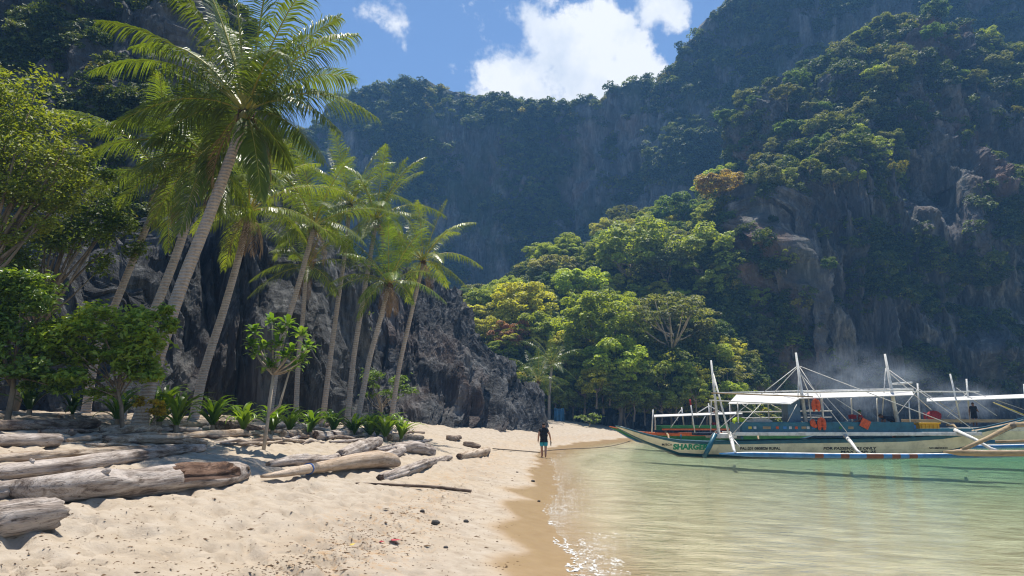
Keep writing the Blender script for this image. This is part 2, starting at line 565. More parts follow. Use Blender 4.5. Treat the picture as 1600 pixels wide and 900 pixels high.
def displace_out(P, amp):
    """push the sheet towards the viewer's side of the cliff (horizontal part of its normal)"""
    du = np.gradient(P, axis=1); dv = np.gradient(P, axis=0)
    n = np.cross(du, dv); n[..., 2] *= .35
    n /= np.linalg.norm(n, axis=-1)[..., None] + 1e-9
    P += n * amp[..., None]

def normals(P):
    n = np.cross(np.gradient(P, axis=1), np.gradient(P, axis=0))
    return n / (np.linalg.norm(n, axis=-1)[..., None] + 1e-9)

# far ridge closing the valley, rising to the right into the high massif
ridge_cols = [(150, 356, 225, 210, 0), (300, 316, 228, 210, 0), (430, 261, 232, 212, 0), (490, 226, 235, 212, 0), (535, 178, 236, 214, 0), (590, 156, 237, 214, 0), (650, 152, 238, 215, 0), (705, 160, 238, 215, 0),
              (735, 172, 237, 215, 0), (770, 176, 236, 214, 0), (820, 186, 234, 212, 0), (870, 194, 232, 210, 0), (905, 198, 230, 208, 0), (930, 182, 226, 206, 0), (965, 164, 222, 202, 0), (1005, 138, 217, 198, 0), (1030, 130, 214, 196, 0),
              (1044, 108, 212, 194, 0), (1065, 86, 210, 192, 0), (1100, 56, 206, 188, 0), (1130, 24, 202, 184, 0), (1200, -36, 196, 180, 0), (1320, -86, 188, 176, 0), (1500, -96, 182, 170, 0), (1750, -76, 178, 166, 0), (2000, -46, 175, 166, 0)]
P, vv = curtain(ridge_cols, 640, 230, lambda v: v ** 1.15, 1, (60, .55), 14)
q = P * np.array([.028, .028, .018])
amp = 9 * fbm(q, 3) + 3.2 * ridged(P * np.array([.10, .10, .045]), 3) + 1.5 * ridged(P * np.array([.34, .34, .10]), 4)
displace_out(P, amp)
P[..., 2] += 1.8 * ridged(P * np.array([.16, .16, .05]) + 5, 3) * np.linspace(0, 1, P.shape[0])[:, None] ** 3
P_ridge = P
mountain = grid_obj('mountain_ridge', P, M['rock_far'], False)
tag(mountain, kind='structure')

# spur in front: wooded slope over the end of the beach, sheer cliffs above the boats
spur_cols = [(560, 560, 128, 92, 2), (660, 520, 126, 90, 3), (700, 497, 126, 88, 4), (760, 490, 128, 87, 5), (830, 440, 134, 87, 5), (900, 415, 140, 87, 5), (960, 372, 146, 88, 5), (1020, 345, 150, 89, 4.5), (1060, 330, 152, 90, 4), (1100, 305, 153, 93, 2), (1150, 275, 153, 101, 0),
             (1185, 240, 152, 107.1, -1), (1215, 195, 150, 111, -2), (1260, 150, 148, 113, -2), (1310, 105, 146, 114, -2), (1360, 78, 145, 114, -2), (1430, 52, 143, 113, -2), (1480, 55, 141, 112, -2), (1540, 72, 139, 110, -2), (1620, 88, 137, 109, -2), (1800, 60, 133, 106, -2), (2100, 40, 128, 102, -2)]
P, vv = curtain(spur_cols, 760, 300, lambda v: np.where(v < .52, v * .25, .13 + (v - .52) * .87 / .48), 2, (45, .6), 14)
pxs = np.linspace(560, 2100, 760)
steep = np.clip((pxs - 1080) / 120, 0, 1)[None, :]           # 0 on the wooded slope, 1 on the sheer cliffs
vfull = np.concatenate([vv, np.ones(14)])[:, None]
# straighten the wooded slope
lin = curtain(spur_cols, 760, 300, lambda v: np.where(v < .1, v * .15, .015 + (v - .1) * .985 / .9), 2, (45, .6), 14)[0]
P = lin * (1 - steep[..., None]) + P * steep[..., None]
amp = 5.5 * fbm(P * np.array([.04, .04, .025]) + 3, 3) + (1.2 + 2.0 * steep) * ridged(P * np.array([.14, .14, .05]), 3) + (.4 + .9 * steep) * ridged(P * np.array([.45, .45, .12]), 4)
# hollows: caves and overhangs in the cliff over the boats
for (cx, cyy, sx, sy, dep) in ((1420, 290, 38, 55, 9), (1570, 400, 60, 60, 9), (1500, 480, 70, 45, 6), (1560, 240, 40, 60, 6), (1300, 520, 40, 60, 4)):
    c = at(cx, cyy, 122)
    dd = ((P[..., 0] - c.x) / (sx / ppm(122))) ** 2 + ((P[..., 2] - c.z) / (sy / ppm(122, c.z))) ** 2
    amp -= dep * np.exp(-dd)
# bulging ribs
for (x0, y0, x1, y1, wd, a) in ((1350, 430, 1385, 590, 14, 5), (1185, 250, 1210, 560, 40, 1.5), (1400, 330, 1600, 470, 14, 1.8), (1500, 560, 1600, 560, 30, 5)):
    p0, p1 = at(x0, y0, 118), at(x1, y1, 112)
    t = np.clip(((P[..., 0] - p0.x) * (p1.x - p0.x) + (P[..., 2] - p0.z) * (p1.z - p0.z)) / ((p1.x - p0.x) ** 2 + (p1.z - p0.z) ** 2), 0, 1)
    dd = np.hypot(P[..., 0] - p0.x - t * (p1.x - p0.x), P[..., 2] - p0.z - t * (p1.z - p0.z)) / (wd / ppm(118))
    amp += a * np.exp(-dd ** 2)
displace_out(P, amp)
P_spur = P
spur = grid_obj('mountain_spur', P, M['rock_right'], False)
tag(spur, kind='structure')

# high cliff behind the palms
left_cols = [(-520, -260, 52, 34, 1.5), (-200, -260, 52, 33, 1.5), (150, -200, 52, 33, 1.5), (270, -120, 53, 34, 1.5), (315, -30, 54, 35, 1.5), (345, 40, 55, 36, 1.5), (375, 130, 56, 37, 1.5), (410, 210, 57, 38, 1.5), (450, 300, 58, 40, 1.5), (520, 420, 60, 44, 1.5)]
P, vv = curtain(left_cols, 330, 260, lambda v: v ** .9, 3, (25, .4), 10)
amp = 2.8 * fbm(P * np.array([.10, .10, .06]) + 8, 3) + 1.0 * ridged(P * np.array([.35, .35, .12]), 3) + .4 * ridged(P * np.array([1.1, 1.1, .35]), 3)
displace_out(P, amp)
P_left = P
cl = grid_obj('cliff_behind_palms', P, M['rock_right'], False)
tag(cl, kind='structure')

# near dark limestone: fluted outcrop behind the trunks, and the pinnacled wedge running down to the sand
def outcrop(name, cols, nu, nv, seed, spike, label):
    cols = [(a, b, c, d, e - 2.0) for a, b, c, d, e in cols]
    P, vv = curtain(cols, nu, nv, lambda v: v ** .8, seed, (5, .5), 10)
    s = float(seed)
    U = np.repeat(P[:1, :, :1], P.shape[0], 0) * np.array([1.0]) + 0 * P[..., :1]
    wob_ = .9 * perlin(P * .22)[..., None]
    Z = P[..., 2:3]
    def col(f, zf): return np.concatenate([(U + wob_) * f + s, 0 * U + s * 1.7, Z * zf], -1)
    fl = ridged(col(.42, .035), 4)
    amp = 1.2 * fbm(P * np.array([.2, .2, .10]) + s, 3) + 1.25 * fl + .42 * ridged(col(1.7, .10), 3) + .15 * ridged(col(5.0, .3), 2) + .10 * ridged(P * np.array([1.6, 1.6, .9]) + s, 3)
    displace_out(P, amp)
    vf = np.concatenate([vv, np.ones(10)])[:, None]
    P[..., 2] += spike * np.clip(ridged(P * np.array([.7, .7, .05]) + s, 3), -.6, 2) * vf ** 2
    P[..., 2] += spike * .35 * ridged(P * np.array([2.6, 2.6, .2]) + s, 2) * vf ** 2
    o = grid_obj(name, P, M['rock_near'], False)
    return tag(o, kind='structure'), P
oc1, P_oc1 = outcrop('limestone_outcrop', [(-260, 360, 33, 28, 1.4), (0, 380, 32, 27, 1.4), (70, 400, 31, 26, 1.4), (110, 388, 31, 26, 1.4), (165, 392, 31, 26.5, 1.4), (185, 430, 31, 27, 1.4), (240, 390, 34, 29, 1.4), (310, 350, 36, 31, 1.4), (400, 335, 38, 33, 1.4), (455, 350, 40, 35, 1.4), (500, 420, 42, 38, 1.3), (535, 480, 44, 40, 1.3), (570, 560, 46, 42, 1.2)], 420, 200, 4, .55, '')
oc2, P_oc2 = outcrop('limestone_wedge', [(500, 500, 58, 46, 1.2), (560, 462, 59, 47, 1.2), (610, 440, 60, 48, 1.2), (650, 438, 61, 49, 1.1), (690, 470, 62, 50, 1.0), (710, 505, 62, 51, .9), (735, 550, 63, 52, .8), (762, 600, 64, 53, .7), (786, 634, 65, 55, .6), (806, 654, 67, 58, .5), (822, 670, 70, 62, .5), (836, 684, 72, 66, .4)], 420, 220, 5, .75, '')
# low dark wall under the wooded slope
oc3, P_oc3 = outcrop('limestone_bank', [(780, 625, 90, 86, .5), (860, 620, 92, 87, .6), (930, 622, 92, 87, .6), (1000, 622, 93, 88, .5), (1060, 632, 94, 89, .3), (1120, 648, 96, 91, -.3), (1200, 660, 100, 95, -.6), (1330, 662, 104, 98, -1)], 380, 70, 6, .4, '')

# ------------------------------------------------------------------ foliage builders
def leaf_mesh(name, C, N, size, v, mat, aspect=1.9, link=False, fold=.0, seed=0):
    """diamond leaves: centres C, facing normals N, lengths size, brightness v"""
    n = len(C); rr = np.random.default_rng(seed)
    N = N / (np.linalg.norm(N, axis=1)[:, None] + 1e-9)
    t = rr.normal(size=(n, 3)); t -= N * np.sum(t * N, 1)[:, None]; t /= np.linalg.norm(t, axis=1)[:, None] + 1e-9
    b = np.cross(N, t)
    s = np.asarray(size)[:, None] * .5; wd = s / aspect
    if fold:
        V = np.stack([C - t * s, C - t * s * .1 + b * wd + N * wd * fold, C + t * s - N * s * .25, C - t * s * .1 - b * wd + N * wd * fold], 1)
        F_ = np.array([[0, 2, 1], [0, 3, 2]])
        k = 3
    else:
        V = np.stack([C - t * s, C + b * wd, C + t * s, C - b * wd], 1); F_ = np.array([[0, 1, 2, 3]]); k = 4
    V = V.reshape(-1, 3)
    fc = (np.arange(n)[:, None, None] * 4 + F_[None]).reshape(-1, k)
    me = bpy.data.meshes.new(name)
    me.vertices.add(len(V)); me.vertices.foreach_set('co', V.astype(np.float32).ravel())
    me.loops.add(fc.size); me.loops.foreach_set('vertex_index', fc.ravel().astype(np.int32))
    me.polygons.add(len(fc)); me.polygons.foreach_set('loop_start', np.arange(0, fc.size, k, dtype=np.int32))
    me.materials.append(mat)
    me.update(calc_edges=True)
    a = me.attributes.new('v', 'FLOAT', 'POINT'); a.data.foreach_set('value', np.repeat(v, 4).astype(np.float32))
    return me

def clump_points(rr, centers, radii, per, flat=.75):
    C, N = [], []
    for c, r in zip(centers, radii):
        d = rr.normal(size=(per, 3)); d /= np.linalg.norm(d, axis=1)[:, None]
        d[:, 2] = np.where(d[:, 2] < -.35, -d[:, 2], d[:, 2])
        rad = r * rr.uniform(.55, 1.08, per) ** .6
        C.append(np.array(c) + d * rad[:, None] * np.array([1, 1, flat])); N.append(d * .7 + np.array([0, -.12, .8]) + rr.normal(size=(per, 3)) * .45)
    return np.concatenate(C), np.concatenate(N)

def crown_data(seed, rx, rz, ncl, per, rc, flat=.7, dome=True):
    """clump centres spread through an uneven crown"""
    rr = np.random.default_rng(seed)
    cs, rs = [], []
    lob = rr.uniform(.72, 1.15, 7)
    for k in range(ncl):
        a = rr.uniform(0, 2 * math.pi); u = rr.uniform(0, 1)
        el = math.asin(rr.uniform(-.75, 1.0)) if dome else rr.uniform(-.1, .6)
        rad = (rr.uniform(.35, 1.0) ** .5) * lob[int(a / (2 * math.pi) * 7) % 7]
        cs.append((rx * rad * math.cos(a) * math.cos(el), rx * rad * math.sin(a) * math.cos(el), rz * rad * math.sin(el)))
        rs.append(rc * rr.uniform(.55, 1.25))
    return rr, np.array(cs), np.array(rs)

def limbs(mb, base, top, cs, r0, rr, nb=7, m=0):
    """trunk from base to top, then limbs reaching into the clumps"""
    base, top = Vector(base), Vector(top)
    mid = (base + top) / 2 + Vector((rr.uniform(-.3, .3), rr.uniform(-.3, .3), 0)) * (top - base).length * .25
    pts = [base, base.lerp(mid, .5) , mid, mid.lerp(top, .5), top]
    mb.tube(pts, [r0 * 1.25, r0, r0 * .85, r0 * .75, r0 * .6], 7, m)
    idx = rr.choice(len(cs), min(nb, len(cs)), replace=False)
    for i in idx:
        e = Vector(cs[i]); s = mid.lerp(top, rr.uniform(.2, 1))
        c = s.lerp(e, .5) + Vector((0, 0, -.12 * (e - s).length))
        mb.tube([s, s.lerp(c, .6), c.lerp(e, .35), e], [r0 * .5, r0 * .38, r0 * .28, r0 * .1], 5, m)

# tree kinds, 6 m crowns, trunk foot at the origin
def make_tree_proto(seed, rx, rz, h, ncl, per, rc, leaf, flat=.65, dome=True, nb=8):
    rr, cs, rs = crown_data(seed, rx, rz, ncl, per, rc, flat, dome)
    cs = cs + np.array([0, 0, h])
    C, N = clump_points(rr, cs, rs, per, flat)
    me = leaf_mesh('crown', C, N, rr.uniform(.7, 1.35, len(C)) * leaf, np.repeat(rr.uniform(.75, 1.2, len(cs)), per) * rr.uniform(.75, 1.25, len(C)), M['leaf'], 1.7, seed=seed)
    mb = MB(); limbs(mb, (0, 0, -1.0), (0, 0, h * .72), cs, .16, rr, nb)
    tm = mesh_obj('trunk', mb.v, mb.f, M['bark_pale'] if seed == 26 else M['bark'], None, None, True, False).data
    return me, tm
protos = [make_tree_proto(21, 3.0, 2.2, 3.2, 62, 130, .72, .27),
          make_tree_proto(22, 3.2, 1.8, 3.0, 56, 130, .80, .30),
          make_tree_proto(23, 2.8, 2.5, 3.6, 66, 120, .68, .26),
          make_tree_proto(24, 3.4, 1.5, 3.4, 54, 130, .75, .28, .5),
          make_tree_proto(25, 3.0, 2.2, 3.0, 80, 95, .55, .23),
          make_tree_proto(26, 3.8, 1.5, 4.6, 46, 120, .62, .21, .45, True, 16),    # umbrella crown with open limbs
          make_tree_proto(27, 3.0, 1.1, 3.6, 26, 70, .6, .26, .35, True, 10)]     # sparse, layered

def add_tree(name, label, pos, scale, k, color, group=None, rz=None, zs=1.0):
    t = thing(name, label, 'tree', pos, group, random.uniform(0, 6.28) if rz is None else rz)
    t.scale = (scale, scale, scale * zs)
    for nm, me in (('trunk', protos[k][1]), ('crown', protos[k][0])):
        o = bpy.data.objects.new(nm, me); COL.objects.link(o); o.parent = t
        if nm == 'crown': o.color = c4(color)
    return t

def bvh_of(P, st=2):
    Q = P[::st, ::st]; nr_, nc_ = Q.shape[:2]
    return BVHTree.FromPolygons(Q.reshape(-1, 3).tolist(), grid_faces(nr_, nc_).tolist())
bv_spur, bv_bank = bvh_of(P_spur, 2), bvh_of(P_oc3, 2)
EYE = Vector((0, 0, CAMZ))
def hit_slope(px, py):
    d = pdir(px, py).normalized()
    best = None
    for b in (bv_spur, bv_bank):
        h = b.ray_cast(EYE, d)
        if h[0] is not None and (best is None or (h[0] - EYE).length < (best - EYE).length): best = h[0]
    return best

YG, LIME, MIDG, DARK, OLIVE, RUST, GOLD, PALE = (.46, .46, .06), (.38, .47, .06), (.29, .35, .055), (.12, .19, .04), (.19, .21, .085), (.40, .20, .08), (.36, .27, .10), (.34, .34, .17)
named = [  # crown centre in the photograph, width, kind, colour, label
    (865, 420, 92, 3, PALE, 'pale olive grey tree topping the middle of the wooded slope'),
    (903, 445, 105, 1, LIME, 'bright green tree just below the pale olive tree on the slope'),
    (815, 482, 118, 0, YG, 'yellow-green domed tree above the tip of the dark rock wedge'),
    (985, 392, 135, 2, MIDG, 'large mid green tree on the spur left of the orange-brown tree'),
    (1050, 492, 190, 5, OLIVE, 'wide dark olive umbrella tree with pale bare limbs on the slope'),
    (1052, 330, 95, 4, DARK, 'dark green tree on the spur crest beside the orange-brown tree'),
    (1122, 290, 80, 1, GOLD, 'orange-brown tree standing out on the crest of the spur'),
    (935, 505, 140, 0, MIDG, 'broad green tree in the middle of the wooded slope'),
    (798, 528, 88, 4, RUST, 'rust coloured tree beside the dark rock wedge'),
    (965, 572, 130, 2, LIME, 'big lime green tree over the end of the beach'),
    (760, 515, 80, 1, YG, 'small yellow-green tree rising behind the crest of the rock wedge'),
    (885, 560, 90, 3, MIDG, 'green tree right behind the two palms at the end of the beach'),
    (1030, 585, 105, 1, MIDG, 'green tree on the lower slope right of the lime green tree'),
    (972, 622, 118, 3, (.17, .19, .03), 'yellowish tree with a leaning pale trunk at the back of the beach'),
    (1045, 622, 92, 0, YG, 'low yellow-green tree above the roof of the green boat'),
    (845, 628, 66, 4, DARK, 'dark glossy tree at the foot of the rock wedge'),
    (1138, 588, 92, 6, (.15, .16, .04), 'flat sparse yellow-green tree behind the front mast of the white boat'),
    (1095, 400, 130, 0, MIDG, 'green tree below the orange-brown tree on the spur'),
    (1040, 415, 110, 3, OLIVE, 'olive tree above the wide umbrella tree'),
    (840, 520, 90, 2, MIDG, 'green tree between the rust coloured tree and the broad green tree'),
    (905, 610, 70, 0, MIDG, 'green tree over the dark bank where the beach ends'),
    (785, 575, 60, 3, MIDG, 'small green tree against the sloping edge of the rock wedge'),
]
tree_xy = []
for (px, py, wpx, k, colr, lab) in named:
    hp = hit_slope(px, py + wpx * .34)
    if hp is None: hp = at(px, py + wpx * .34, 92)
    rx = (3.0, 3.2, 2.8, 3.4, 3.0, 3.8, 3.0)[k]; hh = (3.2, 3.0, 3.6, 3.4, 3.0, 4.6, 3.6)[k]
    s = wpx / ppm(hp.y, hp.z) / (2 * rx * 1.12)
    c = at(px, py, hp.y - 1.0)
    add_tree('broadleaf_tree', lab, (c.x, c.y, c.z - hh * s), s, k, colr)
    tree_xy.append((c.x, c.y, c.z, 3 * s))

# low trees along the top of the dark bank, where the wood meets the beach
ru = np.random.default_rng(19)
bank_px = np.arange(792, 1150, 15)
for i, px in enumerate(bank_px):
    py, wpx = ru.uniform(596, 634) + max(0, px - 1060) * .12, ru.uniform(48, 82)
    k = int(ru.choice([0, 1, 3, 4]))
    rx, hh = (3.0, 3.2, 2.8, 3.4, 3.0)[k], (3.2, 3.0, 3.6, 3.4, 3.0)[k]
    Y_ = ru.uniform(83.5, 88)
    c = at(px + ru.uniform(-6, 6), py, Y_); s_ = wpx / ppm(Y_, c.z) / (2 * rx * 1.12)
    ci = int(ru.integers(0, 5)); colr = [YG, LIME, MIDG, (.30, .36, .06), (.26, .30, .07)][ci]
    cn = ['golden green', 'fresh green', 'deep green', 'light green', 'dull green'][ci]
    zn = 'beside the rock wedge' if px < 860 else ('straight above the far beach' if px < 950 else ('above the green boat' if px < 1080 else 'behind the front mast'))
    lab_ = 'low %s tree on the rocky bank %s' % (cn, zn)
    add_tree('broadleaf_tree', lab_, (c.x, c.y, c.z - hh * s_), s_, k, colr, lab_)

# the rest of the wood: individual trees on the slope and along the lit shoulders of the spur
nsp = normals(P_spur); nsp[nsp[..., 2] < 0] *= -1
cand = []
ru = np.random.default_rng(5)
pxg = np.linspace(560, 2100, 760)
tries = 0
placed = [(a, b, c_, r) for a, b, c_, r in tree_xy]
cols_by = {0: [MIDG, MIDG, YG, LIME, DARK, OLIVE], 1: [MIDG, DARK, OLIVE, (.21, .24, .045), (.19, .20, .05)]}
n_low = n_high = 0
while tries < 9000 and (n_low < 125 or n_high < 130):
    tries += 1
    u = ru.integers(60, 620); v_ = int(ru.integers(6, 298))
    p = P_spur[v_, u]; nz = nsp[v_, u, 2]
    px_ = pxg[u]
    low = px_ < 1130
    if (low and n_low >= 125) or (not low and n_high >= 130): continue
    if not low and (v_ < 150 or nz < .25) and not (px_ < 1230 and v_ < 120 and nz > .32): continue
    if not low and px_ > 1440 and v_ < 235: continue
    s = ru.uniform(.62, 1.15) if low else ru.uniform(.5, 1.05)
    r = 3.0 * s
    if any((p[0] - a) ** 2 + (p[1] - b) ** 2 + (p[2] - c_) ** 2 < ((.5 if low else .62) * (r + rr_)) ** 2 for a, b, c_, rr_ in placed): continue
    placed.append((p[0], p[1], p[2] + 2 * s, r))
    k = int(ru.choice([0, 1, 2, 3, 4]))
    cl_ = cols_by[0 if low else 1][int(ru.integers(0, 6 if low else 5))]
    jit = ru.uniform(.8, 1.2)
    lum = cl_[0] / max(cl_[1], .01)
    cname = 'yellow-green' if lum > .88 and cl_[1] > .2 else ('olive' if lum > .85 else ('dark green' if cl_[1] < .16 else ('lime green' if cl_[1] > .35 else 'mid green')))
    pyy = 450 - F * ((p[2] + 2 * s - CAMZ) * math.cos(PITCH) - p[1] * math.sin(PITCH)) / (p[1] * math.cos(PITCH) + (p[2] + 2 * s - CAMZ) * math.sin(PITCH))
    if low:
        zone = 'right behind the rock wedge' if px_ < 800 else ('above the two far palms' if px_ < 890 else ('over the end of the beach' if px_ < 990 else 'around the wide umbrella tree'))
        lev = 'low' if pyy > 560 else ('halfway up' if pyy > 460 else 'high')
        lab_ = '%s tree %s on the wooded slope, %s' % (cname, lev, zone)
    else:
        zone = 'over the orange-brown tree' if px_ < 1240 else ('above the middle mast' if px_ < 1340 else ('above the rear mast' if px_ < 1450 else 'above the far boat'))
        lev = 'low' if pyy > 330 else ('halfway up' if pyy > 170 else 'near the top')
        lab_ = 'small %s tree %s on the right-hand mountain, %s' % (cname, lev, zone)
    if low:
        n_low += 1
        add_tree('broadleaf_tree', lab_, (p[0], p[1], p[2] - .6 * s), s, k, [x * jit for x in cl_], lab_)
    else:
        n_high += 1
        add_tree('broadleaf_tree', lab_, (p[0], p[1], p[2] - 1.2 * s), s, k, [x * jit for x in cl_], lab_)
print('trees', n_low, n_high, tries)

# ------------------------------------------------------------------ uncountable greenery on the rock: instanced bushes
def bush_protos(mat, n=5, leaf=.42):
    res = []
    for k in range(n):
        rr, cs, rs = crown_data(60 + k, 1.0, .75, 12, 40, .48)
        C, N = clump_points(rr, cs, rs, 42, .75)
        me = leaf_mesh('bush_leaves', C, N, rr.uniform(.6, 1.3, len(C)) * leaf * .6, np.repeat(rr.uniform(.7, 1.25, len(cs)), 42) * rr.uniform(.75, 1.25, len(C)), mat, 1.6, seed=k)
        res.append(bpy.data.objects.new('bush_leaves', me))
    return res

def scatter(name, pts, scl, protos_, label=None):
    n = len(pts)
    me = bpy.data.meshes.new(name)
    me.vertices.add(n); me.vertices.foreach_set('co', np.asarray(pts, np.float32).ravel())
    rr = np.random.default_rng(n)
    a = me.attributes.new('rot', 'FLOAT_VECTOR', 'POINT'); a.data.foreach_set('vector', np.stack([rr.uniform(-.4, .4, n), rr.uniform(-.4, .4, n), rr.uniform(0, 6.28, n)], -1).astype(np.float32).ravel())
    a = me.attributes.new('scl', 'FLOAT', 'POINT'); a.data.foreach_set('value', np.asarray(scl, np.float32))
    a = me.attributes.new('idx', 'INT', 'POINT'); a.data.foreach_set('value', rr.integers(0, len(protos_), n).astype(np.int32))
    ob = bpy.data.objects.new(name, me); COL.objects.link(ob)
    ng = bpy.data.node_groups.new(name, 'GeometryNodeTree')
    ng.interface.new_socket('Geometry', in_out='INPUT', socket_type='NodeSocketGeometry')
    ng.interface.new_socket('Geometry', in_out='OUTPUT', socket_type='NodeSocketGeometry')
    N_, L_ = ng.nodes, ng.links
    gi, go = N_.new('NodeGroupInput'), N_.new('NodeGroupOutput')
    g2i = N_.new('GeometryNodeGeometryToInstance')
    for p in reversed(protos_):
        oi = N_.new('GeometryNodeObjectInfo'); oi.inputs['Object'].default_value = p
        L_.new(oi.outputs['Geometry'], g2i.inputs[0])
    iop = N_.new('GeometryNodeInstanceOnPoints'); iop.inputs['Pick Instance'].default_value = True
    def attr(nm, ty):
        x = N_.new('GeometryNodeInputNamedAttribute'); x.data_type = ty; x.inputs['Name'].default_value = nm
        return x.outputs[0]
    L_.new(gi.outputs[0], iop.inputs['Points']); L_.new(g2i.outputs[0], iop.inputs['Instance'])
    L_.new(attr('idx', 'INT'), iop.inputs['Instance Index'])
    e2r = N_.new('FunctionNodeEulerToRotation'); L_.new(attr('rot', 'FLOAT_VECTOR'), e2r.inputs[0]); L_.new(e2r.outputs[0], iop.inputs['Rotation'])
    L_.new(attr('scl', 'FLOAT'), iop.inputs['Scale'])
    L_.new(iop.outputs[0], go.inputs[0])
    md = ob.modifiers.new('scatter', 'NODES'); md.node_group = ng
    return tag(ob, label, 'vegetation' if label else None, None, 'stuff')

def pick(P, n, seed, thr, freq, zmin=.0, vmax=None, slope_w=1.0, zlo=-99, crest=0.0):
    """points on a cliff sheet where greenery finds hold: ledges, gullies and patches"""
    rr = np.random.default_rng(seed)
    nn = np.abs(normals(P)[..., 2])
    H, W = P.shape[:2]
    vi, ui = rr.integers(0, H, n), rr.integers(0, W, n)
    p = P[vi, ui]
    sc_ = fbm(p * freq + seed, 3) + slope_w * (nn[vi, ui] - .35) + crest * np.clip((vi / H - .78) * 4, 0, 1)
    ok = (sc_ > thr) & (p[:, 2] > zlo)
    return p[ok]
bp_far = bush_protos(M['leaf_far'])
pt = pick(P_ridge, 26000, 3, .10, .035, crest=.55)
scatter('ridge_greenery', pt, np.random.default_rng(1).uniform(1.0, 2.7, len(pt)), bp_far, 'dark green scrub covering the far shaded mountain wall')
print('ridge bushes', len(pt))
pt = pick(P_spur, 17000, 4, -.08, .06, zlo=4)
qx = pt[:, 0] / pt[:, 1] * F + 800
bare = np.clip((qx - 1215) / 60, 0, 1) * np.clip((52 + np.clip((qx - 1400) / 6, 0, 16) - pt[:, 2]) / 14, 0, 1)
pt = pt[np.random.default_rng(8).uniform(size=len(pt)) > bare * .95 - .9 * (fbm(pt * .05, 2) > .36)]
k = np.random.default_rng(2).uniform(.8, 1.9, len(pt))
scatter('spur_greenery', pt, k, bp_far, 'scrub and creepers between the trees on the near mountain')
print('spur bushes', len(pt))
M['leaf_under'] = mat_leaf('leaf_under', False, (.07, .12, .025), (.30, .34, .055), .42, .6)
bp_under = bush_protos(M['leaf_under'])
rr = np.random.default_rng(15)
ui, vi = rr.integers(60, 290, 3600), rr.integers(2, 300, 3600)
pt = P_spur[vi, ui] + np.array([0, -.4, .3])
b2 = P_oc3[rr.integers(45, 72, 700), rr.integers(0, 300, 700)] + np.array([0, 0, .4])
pt = np.concatenate([pt, b2])
scatter('slope_undergrowth', pt, rr.uniform(.7, 1.5, len(pt)), bp_under, 'bright bushes and saplings filling the wood above the beach')
pt = pick(P_left, 9000, 5, .08, .16, zlo=3)
scatter('cliff_greenery', pt, np.random.default_rng(3).uniform(.35, .9, len(pt)), bp_far, 'leafy creepers on the high cliff behind the palms')
print('left bushes', len(pt))

# ------------------------------------------------------------------ coconut palms
def frond_mesh(p0, p1, p2, ll, nl, seed, dry=False, hang=.55, mats=None):
    """bezier midrib p0-p1-p2 with two rows of hanging leaflets"""
    rr = np.random.default_rng(seed)
    p0, p1, p2 = [np.array(p, float) for p in (p0, p1, p2)]
    B = lambda t: (1 - t) ** 2 * p0 + 2 * t * (1 - t) * p1 + t * t * p2
    D = lambda t: 2 * (1 - t) * (p1 - p0) + 2 * t * (p2 - p1)
    mb = MB()
    L = np.linalg.norm(p2 - p0)
    mb.tube([B(t) for t in np.linspace(0, 1, 9)], [L * .0105, L * .0075, L * .0058, L * .0048, L * .004, L * .0033, L * .0026, L * .0018, L * .0008], 5, 1)
    roll = rr.uniform(-.35, .35)
    nv0 = len(mb.v)
    V, Fc, val = [], [], []
    wind = np.array([-.16, -.05, 0])
    for side in (-1, 1):
        for i in range(nl):
            t = .13 + .865 * (i + rr.uniform(-.25, .25)) / nl
            t = min(max(t, .12), .999)
            c = B(t); d = D(t); d /= np.linalg.norm(d)
            s_ = np.cross(d, [0, 0, 1.0]); s_ /= np.linalg.norm(s_) + 1e-6
            up = np.cross(s_, d)
            s_ = s_ * math.cos(roll) + up * math.sin(roll)
            f = .35 + .9 * t
            dr = side * s_ * 1.0 + d * f + up * .25 + rr.normal(size=3) * .07
            dr /= np.linalg.norm(dr)
            ln = ll * (.55 + .45 * math.sin(math.pi * min(1, t * 1.05) ** .8)) * (1 if t < .8 else 1 - (t - .8) * 2.6) * rr.uniform(.88, 1.08)
            wd = ll * .019 * rr.uniform(.8, 1.2)
            wv = np.cross(dr, up); wv = wv / (np.linalg.norm(wv) + 1e-6)
            g = hang * rr.uniform(.75, 1.25)
            pts = [c]
            dd = dr.copy()
            for sgm in range(3):
                dd = dd + np.array([0, 0, -g * (.35 + .45 * sgm)]) + wind * .5
                dd /= np.linalg.norm(dd)
                pts.append(pts[-1] + dd * ln / 3)
            o = len(V)
            for q_, w_ in zip(pts, (.6, 1.0, .75, 0.0)):
                if w_ > 0: V.append(q_ - wv * wd * w_); V.append(q_ + wv * wd * w_)
                else: V.append(q_)
            Fc += [(o, o + 1, o + 3, o + 2), (o + 2, o + 3, o + 5, o + 4), (o + 4, o + 5, o + 6)]
            val += [rr.uniform(.75, 1.25) * (1.12 if t > .86 else 1.0)] * 7
    mb.add(V, Fc, 0)
    me = bpy.data.meshes.new('frond')
    me.from_pydata([tuple(map(float, v)) for v in mb.v], [], mb.f)
    for m_ in (mats or ([M['dry_frond'], M['dry_frond']] if dry else [M['frond'], M['rachis']])): me.materials.append(m_)
    me.polygons.foreach_set('material_index', np.array(mb.m, dtype=np.int32))
    me.update()
    a = me.attributes.new('v', 'FLOAT', 'POINT'); a.data.foreach_set('value', np.array([1.0] * nv0 + val, dtype=np.float32))
    return me

